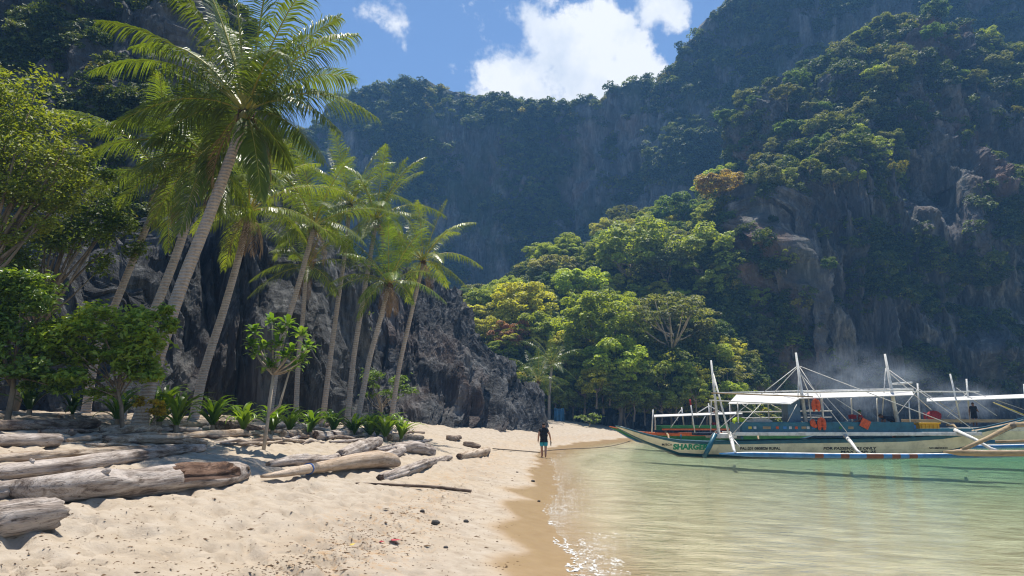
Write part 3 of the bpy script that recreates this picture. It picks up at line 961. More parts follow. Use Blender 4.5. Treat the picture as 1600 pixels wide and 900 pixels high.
def palm(label, base, way, crown, r0, r1, L, nf, seed, color, tips=None, nl=62, dry=2, nuts=0, hang=.75, name='coconut_palm'):
    rr = np.random.default_rng(seed); r0 *= SLIM; r1 *= SLIM
    base, crown = Vector(base), Vector(crown)
    t = thing(name, label, 'palm tree', base)
    # trunk
    mb = MB()
    pts, rads = [], []
    ctrl = [base + Vector((0, 0, -.4))] + [Vector(q) for q in way] + [crown + Vector((0, 0, -.05))]
    ss = np.linspace(0, 1, 46)
    cum = np.concatenate([[0], np.cumsum([(b - a).length for a, b in zip(ctrl[:-1], ctrl[1:])])]); cum /= cum[-1]
    arr = np.array(ctrl)
    raw = np.stack([np.interp(ss, cum, arr[:, k]) for k in range(3)], -1)
    for _ in range(14):
        raw[1:-1] = (raw[:-2] + 2 * raw[1:-1] + raw[2:]) / 4
    for i, s in enumerate(ss):
        ring = 1 + .025 * (i % 2) + rr.uniform(-.012, .012)
        rads.append((r0 + (r1 - r0) * s ** .8 + r0 * .45 * math.exp(-s * 22)) * ring)
    mb.tube([Vector(q) - base for q in raw], rads, 12)
    tk = mb.build('trunk', M['trunk'], t, True)
    # heart of the crown
    hb = MB()
    c0 = crown - base
    hb.blob(c0 + Vector((0, 0, .02)), (r1 * 1.25, r1 * 1.25, r1 * 1.9), 0, seed, 10, 6, .2)
    for k in range(9):
        a = rr.uniform(0, 6.28); hb.tube([c0 + Vector((0, 0, r1)), c0 + Vector((math.cos(a) * r1 * 1.6, math.sin(a) * r1 * 1.6, r1 * rr.uniform(.2, 1.2))), c0 + Vector((math.cos(a) * r1 * 2.0, math.sin(a) * r1 * 2.0, -r1 * rr.uniform(.5, 2.5)))], [r1 * .3, r1 * .2, .01], 4)
    hrt = hb.build('crown_heart', M['fibre'], t, True)
    specs = []
    if tips is not None:
        for (px, py, dY) in tips:
            specs.append((at(px, py, crown.y + dY) - crown, None))
    else:
        for k in range(nf):
            a = k * 2.39996 + rr.uniform(-.3, .3)
            s = (k + .5) / nf
            el = R(74) - s ** .85 * R(112) + rr.uniform(-.12, .12)
            ln = 1.12 * L * (.78 + .22 * math.sin(math.pi * min(1, s + .15))) * rr.uniform(.9, 1.08)
            specs.append((Vector((math.cos(a) * math.cos(el), math.sin(a) * math.cos(el), math.sin(el))) * ln * .93, s))
    for k, (ch, s) in enumerate(specs):
        ln = ch.length
        hz = Vector((ch.x, ch.y, 0)).length / max(ln, .01)
        arch = ln * (.10 + .22 * hz) * rr.uniform(.8, 1.2)
        p1 = ch * .48 + Vector((0, 0, arch))
        me = frond_mesh((0, 0, 0), p1, ch, L * .215, nl, seed * 100 + k, hang=hang * rr.uniform(.7, 1.3))
        o = bpy.data.objects.new('frond', me); COL.objects.link(o); o.parent = t; o.location = c0 + Vector((0, 0, r1 * .9))
        j = rr.uniform(.85, 1.18)
        o.color = c4([c * j for c in color])
    for k in range(dry):
        a = rr.uniform(0, 6.28)
        ch = Vector((math.cos(a) * .35, math.sin(a) * .35, -1)) * L * .42
        me = frond_mesh((0, 0, 0), ch * .4 + Vector((math.cos(a), math.sin(a), 0.2)) * L * .12, ch, L * .14, 26, seed * 100 + 60 + k, True, .8)
        o = bpy.data.objects.new('dry_frond', me); COL.objects.link(o); o.parent = t; o.location = c0
    for k in range(nuts):
        a = rr.uniform(0, 6.28); nb_ = MB()
        nb_.blob(c0 + Vector((math.cos(a) * r1 * 1.7, math.sin(a) * r1 * 1.7, -r1 * rr.uniform(.2, 1.2))), (.11, .11, .14), 0, k, 10, 7, .03)
        nb_.build('coconut', M['nut'], hrt, True)
    return t
M['nut'] = mat_plain('coconut', (.20, .17, .05), .55, .25, 6)

PG, PL = (.11, .155, .026), (.15, .195, .03)
SLIM = .86
def way(Y0, Y1, *pp):
    n = len(pp) + 1
    return [at(px, py, Y0 + (Y1 - Y0) * (k + 1) / n) for k, (px, py) in enumerate(pp)]
palm('tallest coconut palm with a thick pale leaning trunk, in front of all others', gp(212, 18.6), way(18.6, 17.6, (245, 560), (285, 440), (330, 330), (362, 240)), at(384, 182, 17.6), .235, .15, 5.0, 0, 1, PG,
     tips=[(150, 38, -1), (140, 118, .8), (172, 205, -1.3), (300, -45, 1), (355, -110, -.5), (430, -95, .8), (265, -30, -1.6), (532, 32, .3), (556, 128, 1.2), (592, 192, -.6), (535, 215, -1.6), (508, 262, -1.0), (455, 268, 1.6), (322, 268, 1.8), (232, 235, 1.9), (408, 318, -.8), (490, -30, -1.8), (446, 92, -3.2), (335, 40, 3), (205, 80, 2.6), (480, 60, 2.8), (560, 60, -1)], nl=78, dry=2, nuts=4)
palm('second leaning palm close behind the tallest palm', gp(185, 20.5), way(20.5, 19.8, (205, 565), (240, 490), (283, 380), (307, 290)), at(322, 250, 19.8), .18, .125, 4.4, 0, 2, PG,
     tips=[(110, 255, -.6), (170, 300, -1.4), (180, 330, .8), (140, 215, 1.2), (210, 190, -.5), (255, 150, .8), (330, 110, 1.4), (390, 150, 1.2), (430, 215, .6), (440, 290, -.6), (400, 350, 1.2), (280, 370, -1.4), (235, 360, 1.6), (290, 130, -1.8), (350, 340, -1.6), (360, 140, -1.5)], nl=66, nuts=3)
palm('slim palm leaning out of the bushes at the far side of the group', gp(132, 23), way(23, 22.5, (150, 545), (186, 462), (222, 370)), at(258, 285, 22.5), .165, .115, 4.0, 15, 3, PG, nl=54)
palm('palm whose trunk rises in front of the dark fluted rock, dead fronds under its crown', gp(300, 24), way(24, 23.5, (318, 580), (345, 500), (370, 415)), at(389, 335, 23.5), .19, .125, 3.9, 16, 4, PL, dry=4, nl=58)
palm('palm with a wide crown behind the small big-leaved tree', gp(418, 28.5), way(28.5, 28, (436, 545), (468, 440)), at(490, 357, 28), .165, .115, 3.9, 17, 5, PG, nl=58, nuts=3)
palm('palm with a low dark trunk and drooping fronds against the rock', gp(462, 32), way(32, 31.5, (466, 560), (474, 490)), at(478, 420, 31.5), .15, .11, 3.4, 13, 6, PG, nl=48)
palm('palm with a high narrow crown in the middle of the row', gp(503, 34), way(34, 33.5, (512, 590), (528, 470), (540, 390)), at(546, 322, 33.5), .17, .12, 3.8, 16, 7, PG, nl=54)
palm('straight pale palm standing beside the palm with hanging dead fronds', gp(541, 32.5), way(32.5, 32, (552, 560), (570, 450)), at(588, 345, 32), .165, .115, 3.9, 17, 8, PG, nl=56)
palm('shorter bright green palm with long dead fronds hanging on its trunk', gp(553, 30.5), way(30.5, 30, (577, 560), (597, 490)), at(607, 446, 30), .16, .12, 3.3, 16, 9, (.12, .19, .028), nl=54, dry=6)
palm('outermost palm of the row with a slender leaning trunk next to the rock wedge', gp(607, 34), way(34, 33, (624, 570), (645, 480)), at(661, 410, 33), .15, .105, 3.5, 15, 10, PL, nl=56)
# palms in the wood at the end of the beach
palm('palm with feathery fronds in the bushes beside the rock wedge', at(836, 655, 80), way(80, 79, (838, 625)), at(841, 598, 79), .22, .17, 4.6, 15, 11, (.075, .115, .03), nl=40, dry=0)
palm('taller palm behind the one beside the rock wedge', at(858, 660, 84), way(84, 83, (858, 620)), at(862, 572, 83), .22, .17, 4.6, 14, 12, (.07, .11, .03), nl=40, dry=0)

# ------------------------------------------------------------------ broad-leaved trees at the near side
def leafy(name, label, cat, foot, blobs_, leaf, nleaf, color, seed, trunk_r=.05, mat='leaf', barkm='bark_pale', vy=.0, extra_trunk=None):
    """blobs_: (px, py, Y, rx px, ry px) patches of foliage; trunk and limbs reach into them"""
    rr = np.random.default_rng(seed)
    foot = Vector(foot)
    t = thing(name, label, cat, foot)
    C, N, cent = [], [], []
    tot = sum(b[3] * b[4] for b in blobs_)
    for (px, py, Y, rx, ry) in blobs_:
        c = np.array(at(px, py, Y)); s = 1 / ppm(Y, c[2])
        n = int(nleaf * rx * ry / tot)
        ncl = max(6, int(rx * ry / 190))
        # twigs: sub-clumps so that gaps open between sprays
        sub = rr.normal(size=(ncl, 3)); sub /= np.linalg.norm(sub, axis=1)[:, None]; sub *= rr.uniform(.35, 1, ncl)[:, None] ** .5
        k = rr.integers(0, ncl, n)
        q = sub[k] + rr.normal(size=(n, 3)) * np.array([.2, .2, .12])
        C.append(c + q * np.array([rx * s, max(rx, ry) * s * .8, ry * s])); N.append(np.tile([0, -.30, 1.0], (n, 1)) + rr.normal(size=(n, 3)) * .5 + q * .3)
        cent += [c + x * np.array([rx * s, rx * s * .8, ry * s]) * .9 for x in sub[:4]]
    C, N = np.concatenate(C) - np.array(foot), np.concatenate(N)
    me = leaf_mesh('crown', C, N, rr.uniform(.65, 1.3, len(C)) * leaf, rr.uniform(.7, 1.3 + vy, len(C)), M[mat], 2.0, fold=.35, seed=seed)
    o = bpy.data.objects.new('crown', me); COL.objects.link(o); o.parent = t; o.color = c4(color)
    mb = MB()
    cm = np.mean(cent, axis=0) - np.array(foot)
    for e in cent:
        e = Vector(e) - foot
        s = Vector(cm) * rr.uniform(.35, .6)
        mid = s.lerp(e, .5) + Vector(rr.normal(size=3)) * .08
        mb.tube([s, mid, e], [trunk_r * .45, trunk_r * .3, trunk_r * .1], 5)
    mb.tube([Vector((0, 0, -.15)), Vector(cm) * .3 + Vector((.05, 0, 0)), Vector(cm) * .6], [trunk_r * 1.2, trunk_r, trunk_r * .6], 7)
    mb.build('trunk', M[barkm], t, True)
    return t
leafy('broadleaf_tree', 'big yellow-green tree reaching into the picture beside the tallest palm', 'tree', gp(-120, 17), [(20, 160, 17, 75, 60), (70, 215, 17, 65, 60), (15, 260, 16.5, 80, 70), (90, 290, 17.5, 60, 50), (20, 340, 17, 70, 45), (-60, 220, 17, 90, 110), (110, 240, 18, 30, 30), (-30, 130, 17, 60, 40), (50, 300, 17.5, 70, 60)], .13, 15000, (.16, .205, .03), 31, .14, 'leaf', 'bark', .2)
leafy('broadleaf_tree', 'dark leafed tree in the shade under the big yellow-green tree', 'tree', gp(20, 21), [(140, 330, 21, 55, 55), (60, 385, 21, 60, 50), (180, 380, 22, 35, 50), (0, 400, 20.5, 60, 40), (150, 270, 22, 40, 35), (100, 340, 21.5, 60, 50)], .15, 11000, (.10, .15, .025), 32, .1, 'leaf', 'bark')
leafy('shrub', 'spreading green shrub with a thin crooked trunk in front of the palms', 'shrub', gp(193, 16.6), [(210, 530, 16.4, 50, 50), (150, 525, 16.2, 60, 45), (160, 580, 16.2, 75, 36), (238, 515, 16.6, 28, 40), (100, 535, 16, 50, 42), (215, 575, 16.3, 42, 30)], .17, 9000, (.22, .31, .04), 33, .045, 'leaf_gloss', 'bark', .22)
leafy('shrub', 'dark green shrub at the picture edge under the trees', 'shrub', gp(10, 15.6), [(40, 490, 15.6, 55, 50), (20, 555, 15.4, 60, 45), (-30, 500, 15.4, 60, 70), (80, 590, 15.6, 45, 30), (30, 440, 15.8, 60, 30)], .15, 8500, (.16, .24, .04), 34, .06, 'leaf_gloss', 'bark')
leafy('shrub', 'light green bush growing between the last two palm trunks', 'shrub', gp(592, 37), [(600, 595, 37, 35, 24), (625, 612, 37, 25, 16), (580, 610, 37.2, 20, 14)], .2, 900, (.10, .17, .03), 35, .05, 'leaf')
leafy('shrub', 'pale green bush clinging to the rock behind the palms', 'shrub', at(556, 520, 43), [(556, 490, 43, 28, 28), (545, 515, 43, 18, 18)], .22, 700, (.10, .14, .05), 36, .05, 'leaf')
leafy('shrub', 'low bush with yellow and orange leaves at the foot of the tallest palm', 'shrub', gp(238, 18.0), [(234, 634, 17.9, 20, 16), (250, 642, 17.9, 12, 9)], .13, 420, (.40, .30, .03), 37, .02, 'leaf', 'bark', .2)
leafy('sapling', 'small bright sapling standing alone at the back of the far beach', 'sapling', gp(920, 80), [(918, 652, 79.5, 20, 7), (930, 656, 79.5, 12, 5)], .4, 260, (.16, .22, .05), 38, .06, 'leaf')

def rosette_tree():
    rr = np.random.default_rng(41)
    foot = gp(411, 17.8)
    t = thing('small_tree', 'small tree with big glossy leaves and slim twin trunks in front of the rock', 'tree', foot)
    ends = [(395, 520), (412, 545), (440, 520), (470, 525), (455, 550), (480, 545), (425, 505), (400, 555), (420, 575), (460, 575), (445, 560), (472, 565), (392, 540), (435, 540), (450, 510)]
    mb = MB(); C, N, T = [], [], []
    hub = at(427, 585, 17.8) - foot
    mb.tube([Vector((0, 0, -.2)), hub * .35 + Vector((.02, 0, 0)), hub], [.055, .045, .038], 8)
    mb.tube([hub * .45, hub * .6 + Vector((.25, .05, -.05)), at(455, 570, 17.9) - foot], [.04, .03, .025], 6)
    V, Fc, val = [], [], []
    for (px, py) in ends:
        e = at(px, py, 17.8 + rr.uniform(-.45, .45)) - foot
        mb.tube([hub, hub.lerp(e, .5) + Vector((0, 0, -.05)), e], [.035, .025, .012], 5)
        for k in range(17):
            a = k * 2.4 + rr.uniform(-.2, .2); el = R(70) - R(85) * (k / 17)
            d = Vector((math.cos(a) * math.cos(el), math.sin(a) * math.cos(el), math.sin(el)))
            sd_ = d.cross(Vector((0, 0, 1))).normalized(); up = sd_.cross(d)
            ln = rr.uniform(.22, .36); wd = ln * .21
            o = len(V)
            b0 = e + Vector(rr.normal(size=3)) * .03
            for (tt, ww, dz) in ((.05, .15, 0), (.4, .7, .02), (.75, 1.0, .0), (1.0, .25, -.06)):
                c = b0 + d * ln * tt + up * dz
                V += [c - sd_ * wd * ww + up * wd * .2 * ww, c - up * .0, c + sd_ * wd * ww + up * wd * .2 * ww]
            for r_ in range(3):
                q = o + r_ * 3
                Fc += [(q, q + 1, q + 4, q + 3), (q + 1, q + 2, q + 5, q + 4)]
            val += [rr.uniform(.7, 1.35)] * 12
    me = mesh_obj('crown', V, Fc, M['leaf_gloss'], t)
    me.color = (.11, .20, .03, 1)
    a = me.data.attributes.new('v', 'FLOAT', 'POINT'); a.data.foreach_set('value', np.array(val, dtype=np.float32))
    mb.build('trunk', M['bark_pale'], t, True)
rosette_tree()

# strap-leaved lilies in a border between the logs and the rock
strap = []
for k in range(6):
    rr = np.random.default_rng(200 + k)
    V, Fc = [], []
    n = 7; p = Vector((0, 0, 0)); el = R(rr.uniform(45, 82)); tw = rr.uniform(-.2, .2)
    for i in range(n + 1):
        s = i / n
        wd = .045 * (math.sin(math.pi * min(1, .12 + s * .9)) ** .7) * (1 - s ** 6) + .004
        V += [(p.x, -wd + tw * s * .2, p.z + wd * .35), (p.x, tw * s * .2, p.z), (p.x, wd + tw * s * .2, p.z + wd * .35)]
        p = p + Vector((math.cos(el), 0, math.sin(el))) / n
        el -= R(rr.uniform(12, 26)) * (.4 + s * 1.4)
    for i in range(n):
        q = i * 3
        Fc += [(q, q + 1, q + 4, q + 3), (q + 1, q + 2, q + 5, q + 4)]
    o = mesh_obj('leaf', V, Fc, M['leaf_gloss'], None, None, True, False)
    a = o.data.attributes.new('v', 'FLOAT', 'POINT'); a.data.foreach_set('value', np.full(len(V), 1.0, np.float32))
    strap.append(o.data)
def lily(px, Y, size, nl, seed, color, label, group=None):
    rr = np.random.default_rng(seed)
    foot = gp(px, Y)
    t = thing('lily_plant', label, 'plant', foot, group)
    size *= 1.4; nl = int(nl * 1.6)
    st_ = MB(); st_.tube([Vector((0, 0, -.1)), Vector((0, 0, size * .12))], [size * .06, size * .045], 7); st_.build('stem', M['bark'], t)
    for k in range(nl):
        o = bpy.data.objects.new('leaf', strap[int(rr.integers(0, 6))]); COL.objects.link(o); o.parent = t
        s = size * rr.uniform(.65, 1.1)
        o.scale = (s, s * rr.uniform(.9, 1.4), s); o.rotation_euler = (rr.uniform(-.15, .15), rr.uniform(-.35, .25), k * 2.4 + rr.uniform(-.4, .4)); o.location = (0, 0, size * .08)
        j = rr.uniform(.75, 1.35); o.color = c4([c * j for c in color])
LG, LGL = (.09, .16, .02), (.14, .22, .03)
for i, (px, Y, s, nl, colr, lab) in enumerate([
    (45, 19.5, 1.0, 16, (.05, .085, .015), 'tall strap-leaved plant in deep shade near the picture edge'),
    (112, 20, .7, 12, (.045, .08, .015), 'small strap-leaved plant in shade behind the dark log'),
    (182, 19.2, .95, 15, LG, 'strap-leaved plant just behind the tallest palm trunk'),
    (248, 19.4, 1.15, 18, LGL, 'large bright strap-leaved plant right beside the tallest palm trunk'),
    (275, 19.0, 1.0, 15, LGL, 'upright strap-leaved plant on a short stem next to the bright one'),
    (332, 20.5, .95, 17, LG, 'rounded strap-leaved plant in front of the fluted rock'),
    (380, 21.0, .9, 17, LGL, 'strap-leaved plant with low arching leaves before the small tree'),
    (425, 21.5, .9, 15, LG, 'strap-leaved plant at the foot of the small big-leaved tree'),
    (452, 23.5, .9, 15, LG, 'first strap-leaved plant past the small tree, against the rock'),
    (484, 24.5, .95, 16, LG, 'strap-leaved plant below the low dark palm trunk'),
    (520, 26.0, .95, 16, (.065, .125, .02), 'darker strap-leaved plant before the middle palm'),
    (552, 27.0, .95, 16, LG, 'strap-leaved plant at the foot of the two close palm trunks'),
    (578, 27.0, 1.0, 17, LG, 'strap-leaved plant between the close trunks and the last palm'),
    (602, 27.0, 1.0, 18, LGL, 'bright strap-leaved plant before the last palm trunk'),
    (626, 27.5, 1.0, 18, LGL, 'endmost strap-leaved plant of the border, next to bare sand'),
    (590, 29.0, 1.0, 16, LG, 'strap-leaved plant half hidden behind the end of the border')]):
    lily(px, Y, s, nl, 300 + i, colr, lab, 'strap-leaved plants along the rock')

# ------------------------------------------------------------------ driftwood
def log(name, label, pts, mat, seed, cat='log', lift=.0, sides=14, hollow=None, knots=0, group=None, squash=.92, endmat=None, wob=.06, parts=None):
    """pts: (px, py of the axis, half thickness px); the wood lies on the sand where the photograph shows it"""
    rr = np.random.default_rng(seed)
    W, rads = [], []
    for (px, py, hp) in pts:
        g = ghit(px, py + hp * .92)
        r = hp / ppm(g.y, g.z)
        W.append(Vector((g.x, g.y, g.z + r * .78 + lift))); rads.append(r)
    org = W[0].copy(); org.z -= rads[0]
    axis = (W[-1] - W[0]); rz = math.atan2(axis.y, axis.x)
    Rm = Matrix.Rotation(-rz, 3, 'Z')
    loc = [Rm @ (p - org) for p in W]
    arr = np.array([tuple(p) for p in loc]); cum = np.concatenate([[0], np.cumsum(np.linalg.norm(np.diff(arr, axis=0), axis=1))])
    Ltot = cum[-1]
    n = max(16, min(64, int(Ltot / (np.mean(rads) * .35))))
    ss = np.linspace(0, Ltot, n)
    ctr = np.stack([np.interp(ss, cum, arr[:, k]) for k in range(3)], -1)
    rd = np.interp(ss, cum, rads)
    for _ in range(3): ctr[1:-1] = (ctr[:-2] + 2 * ctr[1:-1] + ctr[2:]) / 4
    Fc, Fm = [], []
    mean_r = float(np.mean(rads))
    if max(p_[2] for p_ in pts) > 7: sides = 32
    cracks = [(R(rr.uniform(-10, 150)) % (2 * math.pi), *sorted(rr.uniform(-.1, 1.1, 2)), rr.uniform(.1, .3)) for _ in range(6 if wob > .05 else 2)]
    jag = rr.uniform(-1, 1, 64)
    aa = np.linspace(0, 2 * math.pi, sides, False)[None, :]; sv = ss[:, None]; u_ = sv / Ltot
    ca, sa, z0 = np.cos(aa) + 0 * sv, np.sin(aa) + 0 * sv, sv / mean_r + 0 * aa
    rg = rd[:, None] * (1 + wob * 1.5 * fbm(np.stack([ca * 1.6 + seed, sa * 1.6, z0 * .12], -1), 3) + wob * .6 * perlin(np.stack([ca * 4 + seed, sa * 4, z0 * .25], -1)))
    rg = rg * (1 + wob * .45 * perlin(np.stack([ca * 9 + seed, sa * 9, z0 * .07], -1)))
    for (a0, s0, s1, dp) in cracks:
        rg = rg * (1 - dp * np.exp(-((aa - a0 - .5 * (u_ - s0)) / .11) ** 2) * ((u_ > s0) & (u_ < s1)))
    hn = .05 * perlin(np.stack([ca * 3, sa * 3, z0 * .5 + 5], -1)) * 1.0
    hm = ((u_ + hn * .6 > hollow[0]) & (u_ + hn < hollow[1]) & (aa + hn * 5 < R(80))) if hollow else None
    if hollow: rg = np.where(hm, rg * (.42 + .2 * (aa / R(80))), rg)
    rg[0] *= .86; rg[-1] *= .86
    tt = np.gradient(ctr, axis=0); tt /= np.linalg.norm(tt, axis=1)[:, None]
    sdv = np.cross(tt, [0, 0, 1.0]); sdv /= np.linalg.norm(sdv, axis=1)[:, None]; upv = np.cross(sdv, tt)
    ed = np.minimum(np.arange(n), n - 1 - np.arange(n))[:, None]; hi_ = (np.arange(n) > n / 2)[:, None]
    ax = np.where(ed < 3, np.where(hi_, 1, -1) * rd[:, None] * .5 * (3 - ed) / 3 * perlin(np.stack([ca * 2.5 + seed * 3.1, sa * 2.5, 1.0 + hi_ + 0 * aa], -1)), 0) * (wob > .05)
    V = list((ctr[:, None] + tt[:, None] * ax[..., None] + (sdv[:, None] * ca[..., None] + upv[:, None] * sa[..., None] * squash) * rg[..., None]).reshape(-1, 3))
    for i in range(n - 1):
        for k in range(sides):
            k2 = (k + 1) % sides
            Fc.append((i * sides + k, (i + 1) * sides + k, (i + 1) * sides + k2, i * sides + k2))
            Fm.append(1 if hollow and (hm[i, k] or hm[i + 1, k] or hm[i, k2] or hm[i + 1, k2]) else 0)
    for e, i in ((0, 0), (1, n - 1)):
        c = len(V); t = ctr[1] - ctr[0] if e == 0 else ctr[-1] - ctr[-2]; t /= np.linalg.norm(t)
        V.append(ctr[i] + t * rd[i] * (-.05 if e == 0 else .05))
        for k in range(sides):
            k2 = (k + 1) % sides
            Fc.append((c, i * sides + k, i * sides + k2) if e == 0 else (c, i * sides + k2, i * sides + k)); Fm.append(2)
    t_ = thing(name, label, cat, org, group, rz)
    me = mesh_obj('wood', V, Fc, [mat, M['drift_hollow'], endmat or M['drift_warm']], t_, Fm, False)
    me.data.polygons.foreach_set('use_smooth', np.array([m != 2 for m in Fm]))
    for k in range(knots):
        s = rr.uniform(.1, .9) * (n - 1); i = int(s); mb = MB()
        a = R(rr.uniform(40, 140)); t = ctr[min(i + 1, n - 1)] - ctr[i]; t /= np.linalg.norm(t)
        sd_ = np.cross(t, [0, 0, 1.0]); sd_ /= np.linalg.norm(sd_); up = np.cross(sd_, t)
        dr = sd_ * math.cos(a) + up * math.sin(a)
        p = ctr[i] + dr * rd[i] * .75
        mb.tube([p, p + dr * rd[i] * .38 + t * rd[i] * .1, p + dr * rd[i] * .5 + t * rd[i] * .2], [rd[i] * .26, rd[i] * .18, rd[i] * .08], 7)
        mb.build('branch_stub', mat, me, True)
    return me, ctr, rd, ss

log('driftwood_log', 'thick sawn log with a blunt cracked end in the near corner of the beach', [(-60, 806, 30), (20, 802, 30), (84, 797, 27)], M['drift'], 1, wob=.08, sides=20)
T, ctr, rd, ss = log('driftwood_log', 'big hollowed log with a dark brown open cavity', [(22, 759, 18), (70, 757, 24), (140, 752, 26), (210, 748, 26), (280, 741, 25), (335, 734, 23), (376, 727, 17)], M['drift'], 2, hollow=(.50, .84), wob=.09, sides=24, knots=1)
mb = MB()                                   # knot hole near its end: raised rim round a dark pit
i = int(len(ctr) * .945); c = Vector(ctr[i]) + Vector((0, -rd[i] * .86, rd[i] * .25))
ringp = [c + Vector((math.cos(a) * rd[i] * .46, -.01, math.sin(a) * rd[i] * .34)) for a in np.linspace(0, 2 * math.pi, 13)]
mb.tube(ringp, rd[i] * .10, 6); mb.build('knot_rim', M['drift'], T, True)
mb = MB(); mb.add([c + Vector((math.cos(a) * rd[i] * .44, .0, math.sin(a) * rd[i] * .32)) for a in np.linspace(0, 2 * math.pi, 12, False)] + [c + Vector((0, .06, 0))], [(k, (k + 1) % 12, 12) for k in range(12)]); mb.build('knot_hole', M['drift_hollow'], T)
log('driftwood_log', 'broken pale log end butting against the big hollowed log', [(-50, 764, 15), (0, 762, 16), (32, 758, 15)], M['drift'], 3, wob=.1)
log('driftwood_log', 'long tapering log lying behind the big hollowed log', [(-50, 738, 11), (10, 735, 13), (110, 721, 14), (210, 709, 12), (290, 699, 8)], M['drift'], 4, knots=2, wob=.09)
log('driftwood_log', 'half buried flat log between the long tapering log and the thick short log', [(-50, 717, 8), (60, 711, 9), (150, 705, 8), (240, 699, 5)], M['drift_warm'], 5, wob=.1)
log('driftwood_log', 'thick short straight log at the picture edge', [(-50, 688, 11), (20, 686, 11), (91, 685, 11)], M['drift'], 6)
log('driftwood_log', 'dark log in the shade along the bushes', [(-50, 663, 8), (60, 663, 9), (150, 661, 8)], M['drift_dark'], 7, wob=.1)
log('driftwood_branch', 'slender tapering branch leaning over the middle logs', [(104, 690, 3), (150, 681, 5), (185, 674, 6), (213, 668, 5)], M['drift_warm'], 8, 'branch', .03)
log('driftwood_log', 'brown-sided log with a thin curved end in the middle of the pile', [(166, 684, 9), (220, 682, 9), (280, 683, 8), (324, 689, 4)], M['drift_warm'], 9, knots=1)
log('driftwood_log', 'short log right before the tallest palm', [(155, 668, 7), (200, 668, 8), (248, 669, 6)], M['drift_warm'], 10, wob=.1)
log('driftwood_log', 'pale log beside the bush with yellow leaves', [(236, 659, 6), (275, 660, 6), (314, 663, 5)], M['drift_warm'], 11, wob=.12, knots=1)
log('driftwood_log', 'flat grey log lying under the pale log by the yellow bush', [(245, 669, 4), (285, 669, 5), (314, 670, 4)], M['drift'], 12, wob=.12)
log('driftwood_log', 'long low log ending before the dark forked log', [(286, 677, 4), (330, 677, 6), (372, 675, 7), (392, 678, 4)], M['drift_warm'], 13, wob=.1)
log('driftwood_log', 'dark brown crooked log by the small big-leaved tree', [(338, 663, 9), (375, 664, 9), (405, 669, 7), (450, 678, 5), (482, 681, 3)], M['drift_dark'], 14, wob=.13, knots=2)
log('driftwood_branch', 'bowed grey branch at the foot of the lily border', [(404, 668, 4), (440, 663, 5), (470, 664, 5), (507, 671, 3)], M['drift'], 15, 'branch', wob=.1)
log('driftwood_log', 'short warm brown log below the bowed branch', [(442, 677, 6), (465, 675, 6), (484, 673, 5)], M['drift_warm'], 16, wob=.1)
log('stump', 'short stump lying beside the log with the brown cut end', [(492, 678, 8), (505, 677, 8), (517, 677, 7)], M['drift'], 17, 'stump', wob=.1, endmat=M['drift_dark'])
log('driftwood_log', 'neat log with a dark brown cut end below the lilies', [(518, 676, 8), (555, 675, 8), (593, 671, 8)], M['drift'], 18, endmat=M['drift_hollow'], knots=1)
log('driftwood_log', 'short log lying on open sand past the end of the lilies', [(608, 683, 6), (635, 681, 6), (660, 683, 4)], M['drift_warm'], 19)
log('driftwood_log', 'thick speckled grey log raised at one end', [(532, 709, 9), (555, 702, 12), (580, 692, 11), (592, 687, 7)], M['drift'], 20, wob=.08, endmat=M['drift'])
log('driftwood_root', 'gnarled twisted grey root in line with the speckled log', [(418, 723, 5), (455, 718, 9), (490, 715, 10), (520, 711, 8), (534, 709, 6)], M['drift'], 21, 'driftwood', wob=.2, knots=3)
log('driftwood_root', 'knotty root wood with a thick rounded end', [(588, 703, 5), (615, 699, 7), (645, 697, 11), (672, 698, 11)], M['drift'], 22, 'driftwood', wob=.17, knots=3)
T, ctr, rd, ss = log('driftwood_pole', 'smooth pale tan trunk with a broad curved end and a blue band', [(408, 748, 3), (440, 743, 6), (470, 738, 8), (510, 730, 10), (550, 722, 13), (590, 717, 15), (613, 720, 12), (622, 726, 5)], M['drift_tan'], 23, 'driftwood', .05, 18, wob=.03, squash=.9, endmat=M['drift_tan'])
M['blue'] = mat_plain('blue_band', (.03, .09, .28), .6)
i = int(len(ctr) * .235); mb = MB(); d = Vector(ctr[i + 1] - ctr[i]).normalized()
mb.tube([Vector(ctr[i]) - d * .035, Vector(ctr[i]) + d * .035], rd[i] * 1.07, 16); mb.build('blue_band', M['blue'], T)
log('driftwood_log', 'pale knobby log behind the broad end of the smooth trunk', [(585, 714, 6), (610, 707, 9), (628, 701, 8)], M['drift'], 24, wob=.12, knots=2)
log('driftwood_log', 'split tapering log pointing towards the water', [(594, 738, 9), (625, 733, 10), (665, 723, 8), (704, 713, 4)], M['drift'], 25, wob=.1, endmat=M['drift_dark'])
log('driftwood_log', 'short log with a dark cut end lying closest to the waterline', [(717, 709, 6), (740, 708, 7), (757, 705, 7), (763, 700, 4)], M['drift_warm'], 26, endmat=M['drift_dark'])
log('driftwood_log', 'small brown log piece just above the one closest to the waterline', [(724, 692, 4), (738, 694, 5), (750, 697, 4)], M['drift_dark'], 27, wob=.14)
log('driftwood_log', 'small broken chunk of wood with a blackened end', [(698, 683, 4), (708, 684, 5), (718, 682, 4)], M['drift_dark'], 28, wob=.14)
log('driftwood_stick', 'long thin dark stick on bare sand', [(556, 752, 1.3), (610, 756, 2.2), (680, 761, 2.6), (736, 767, 2.6)], M['drift_dark'], 29, 'stick', sides=8)
log('driftwood_chunk', 'round pale end of a buried log before the long low log', [(282, 700, 6), (300, 698, 8), (319, 699, 6)], M['drift'], 30, 'driftwood', wob=.12)
log('driftwood_stick', 'short stick on the sand near the rock wedge', [(640, 673, 2), (663, 675, 3)], M['drift_warm'], 31, 'stick', sides=8)
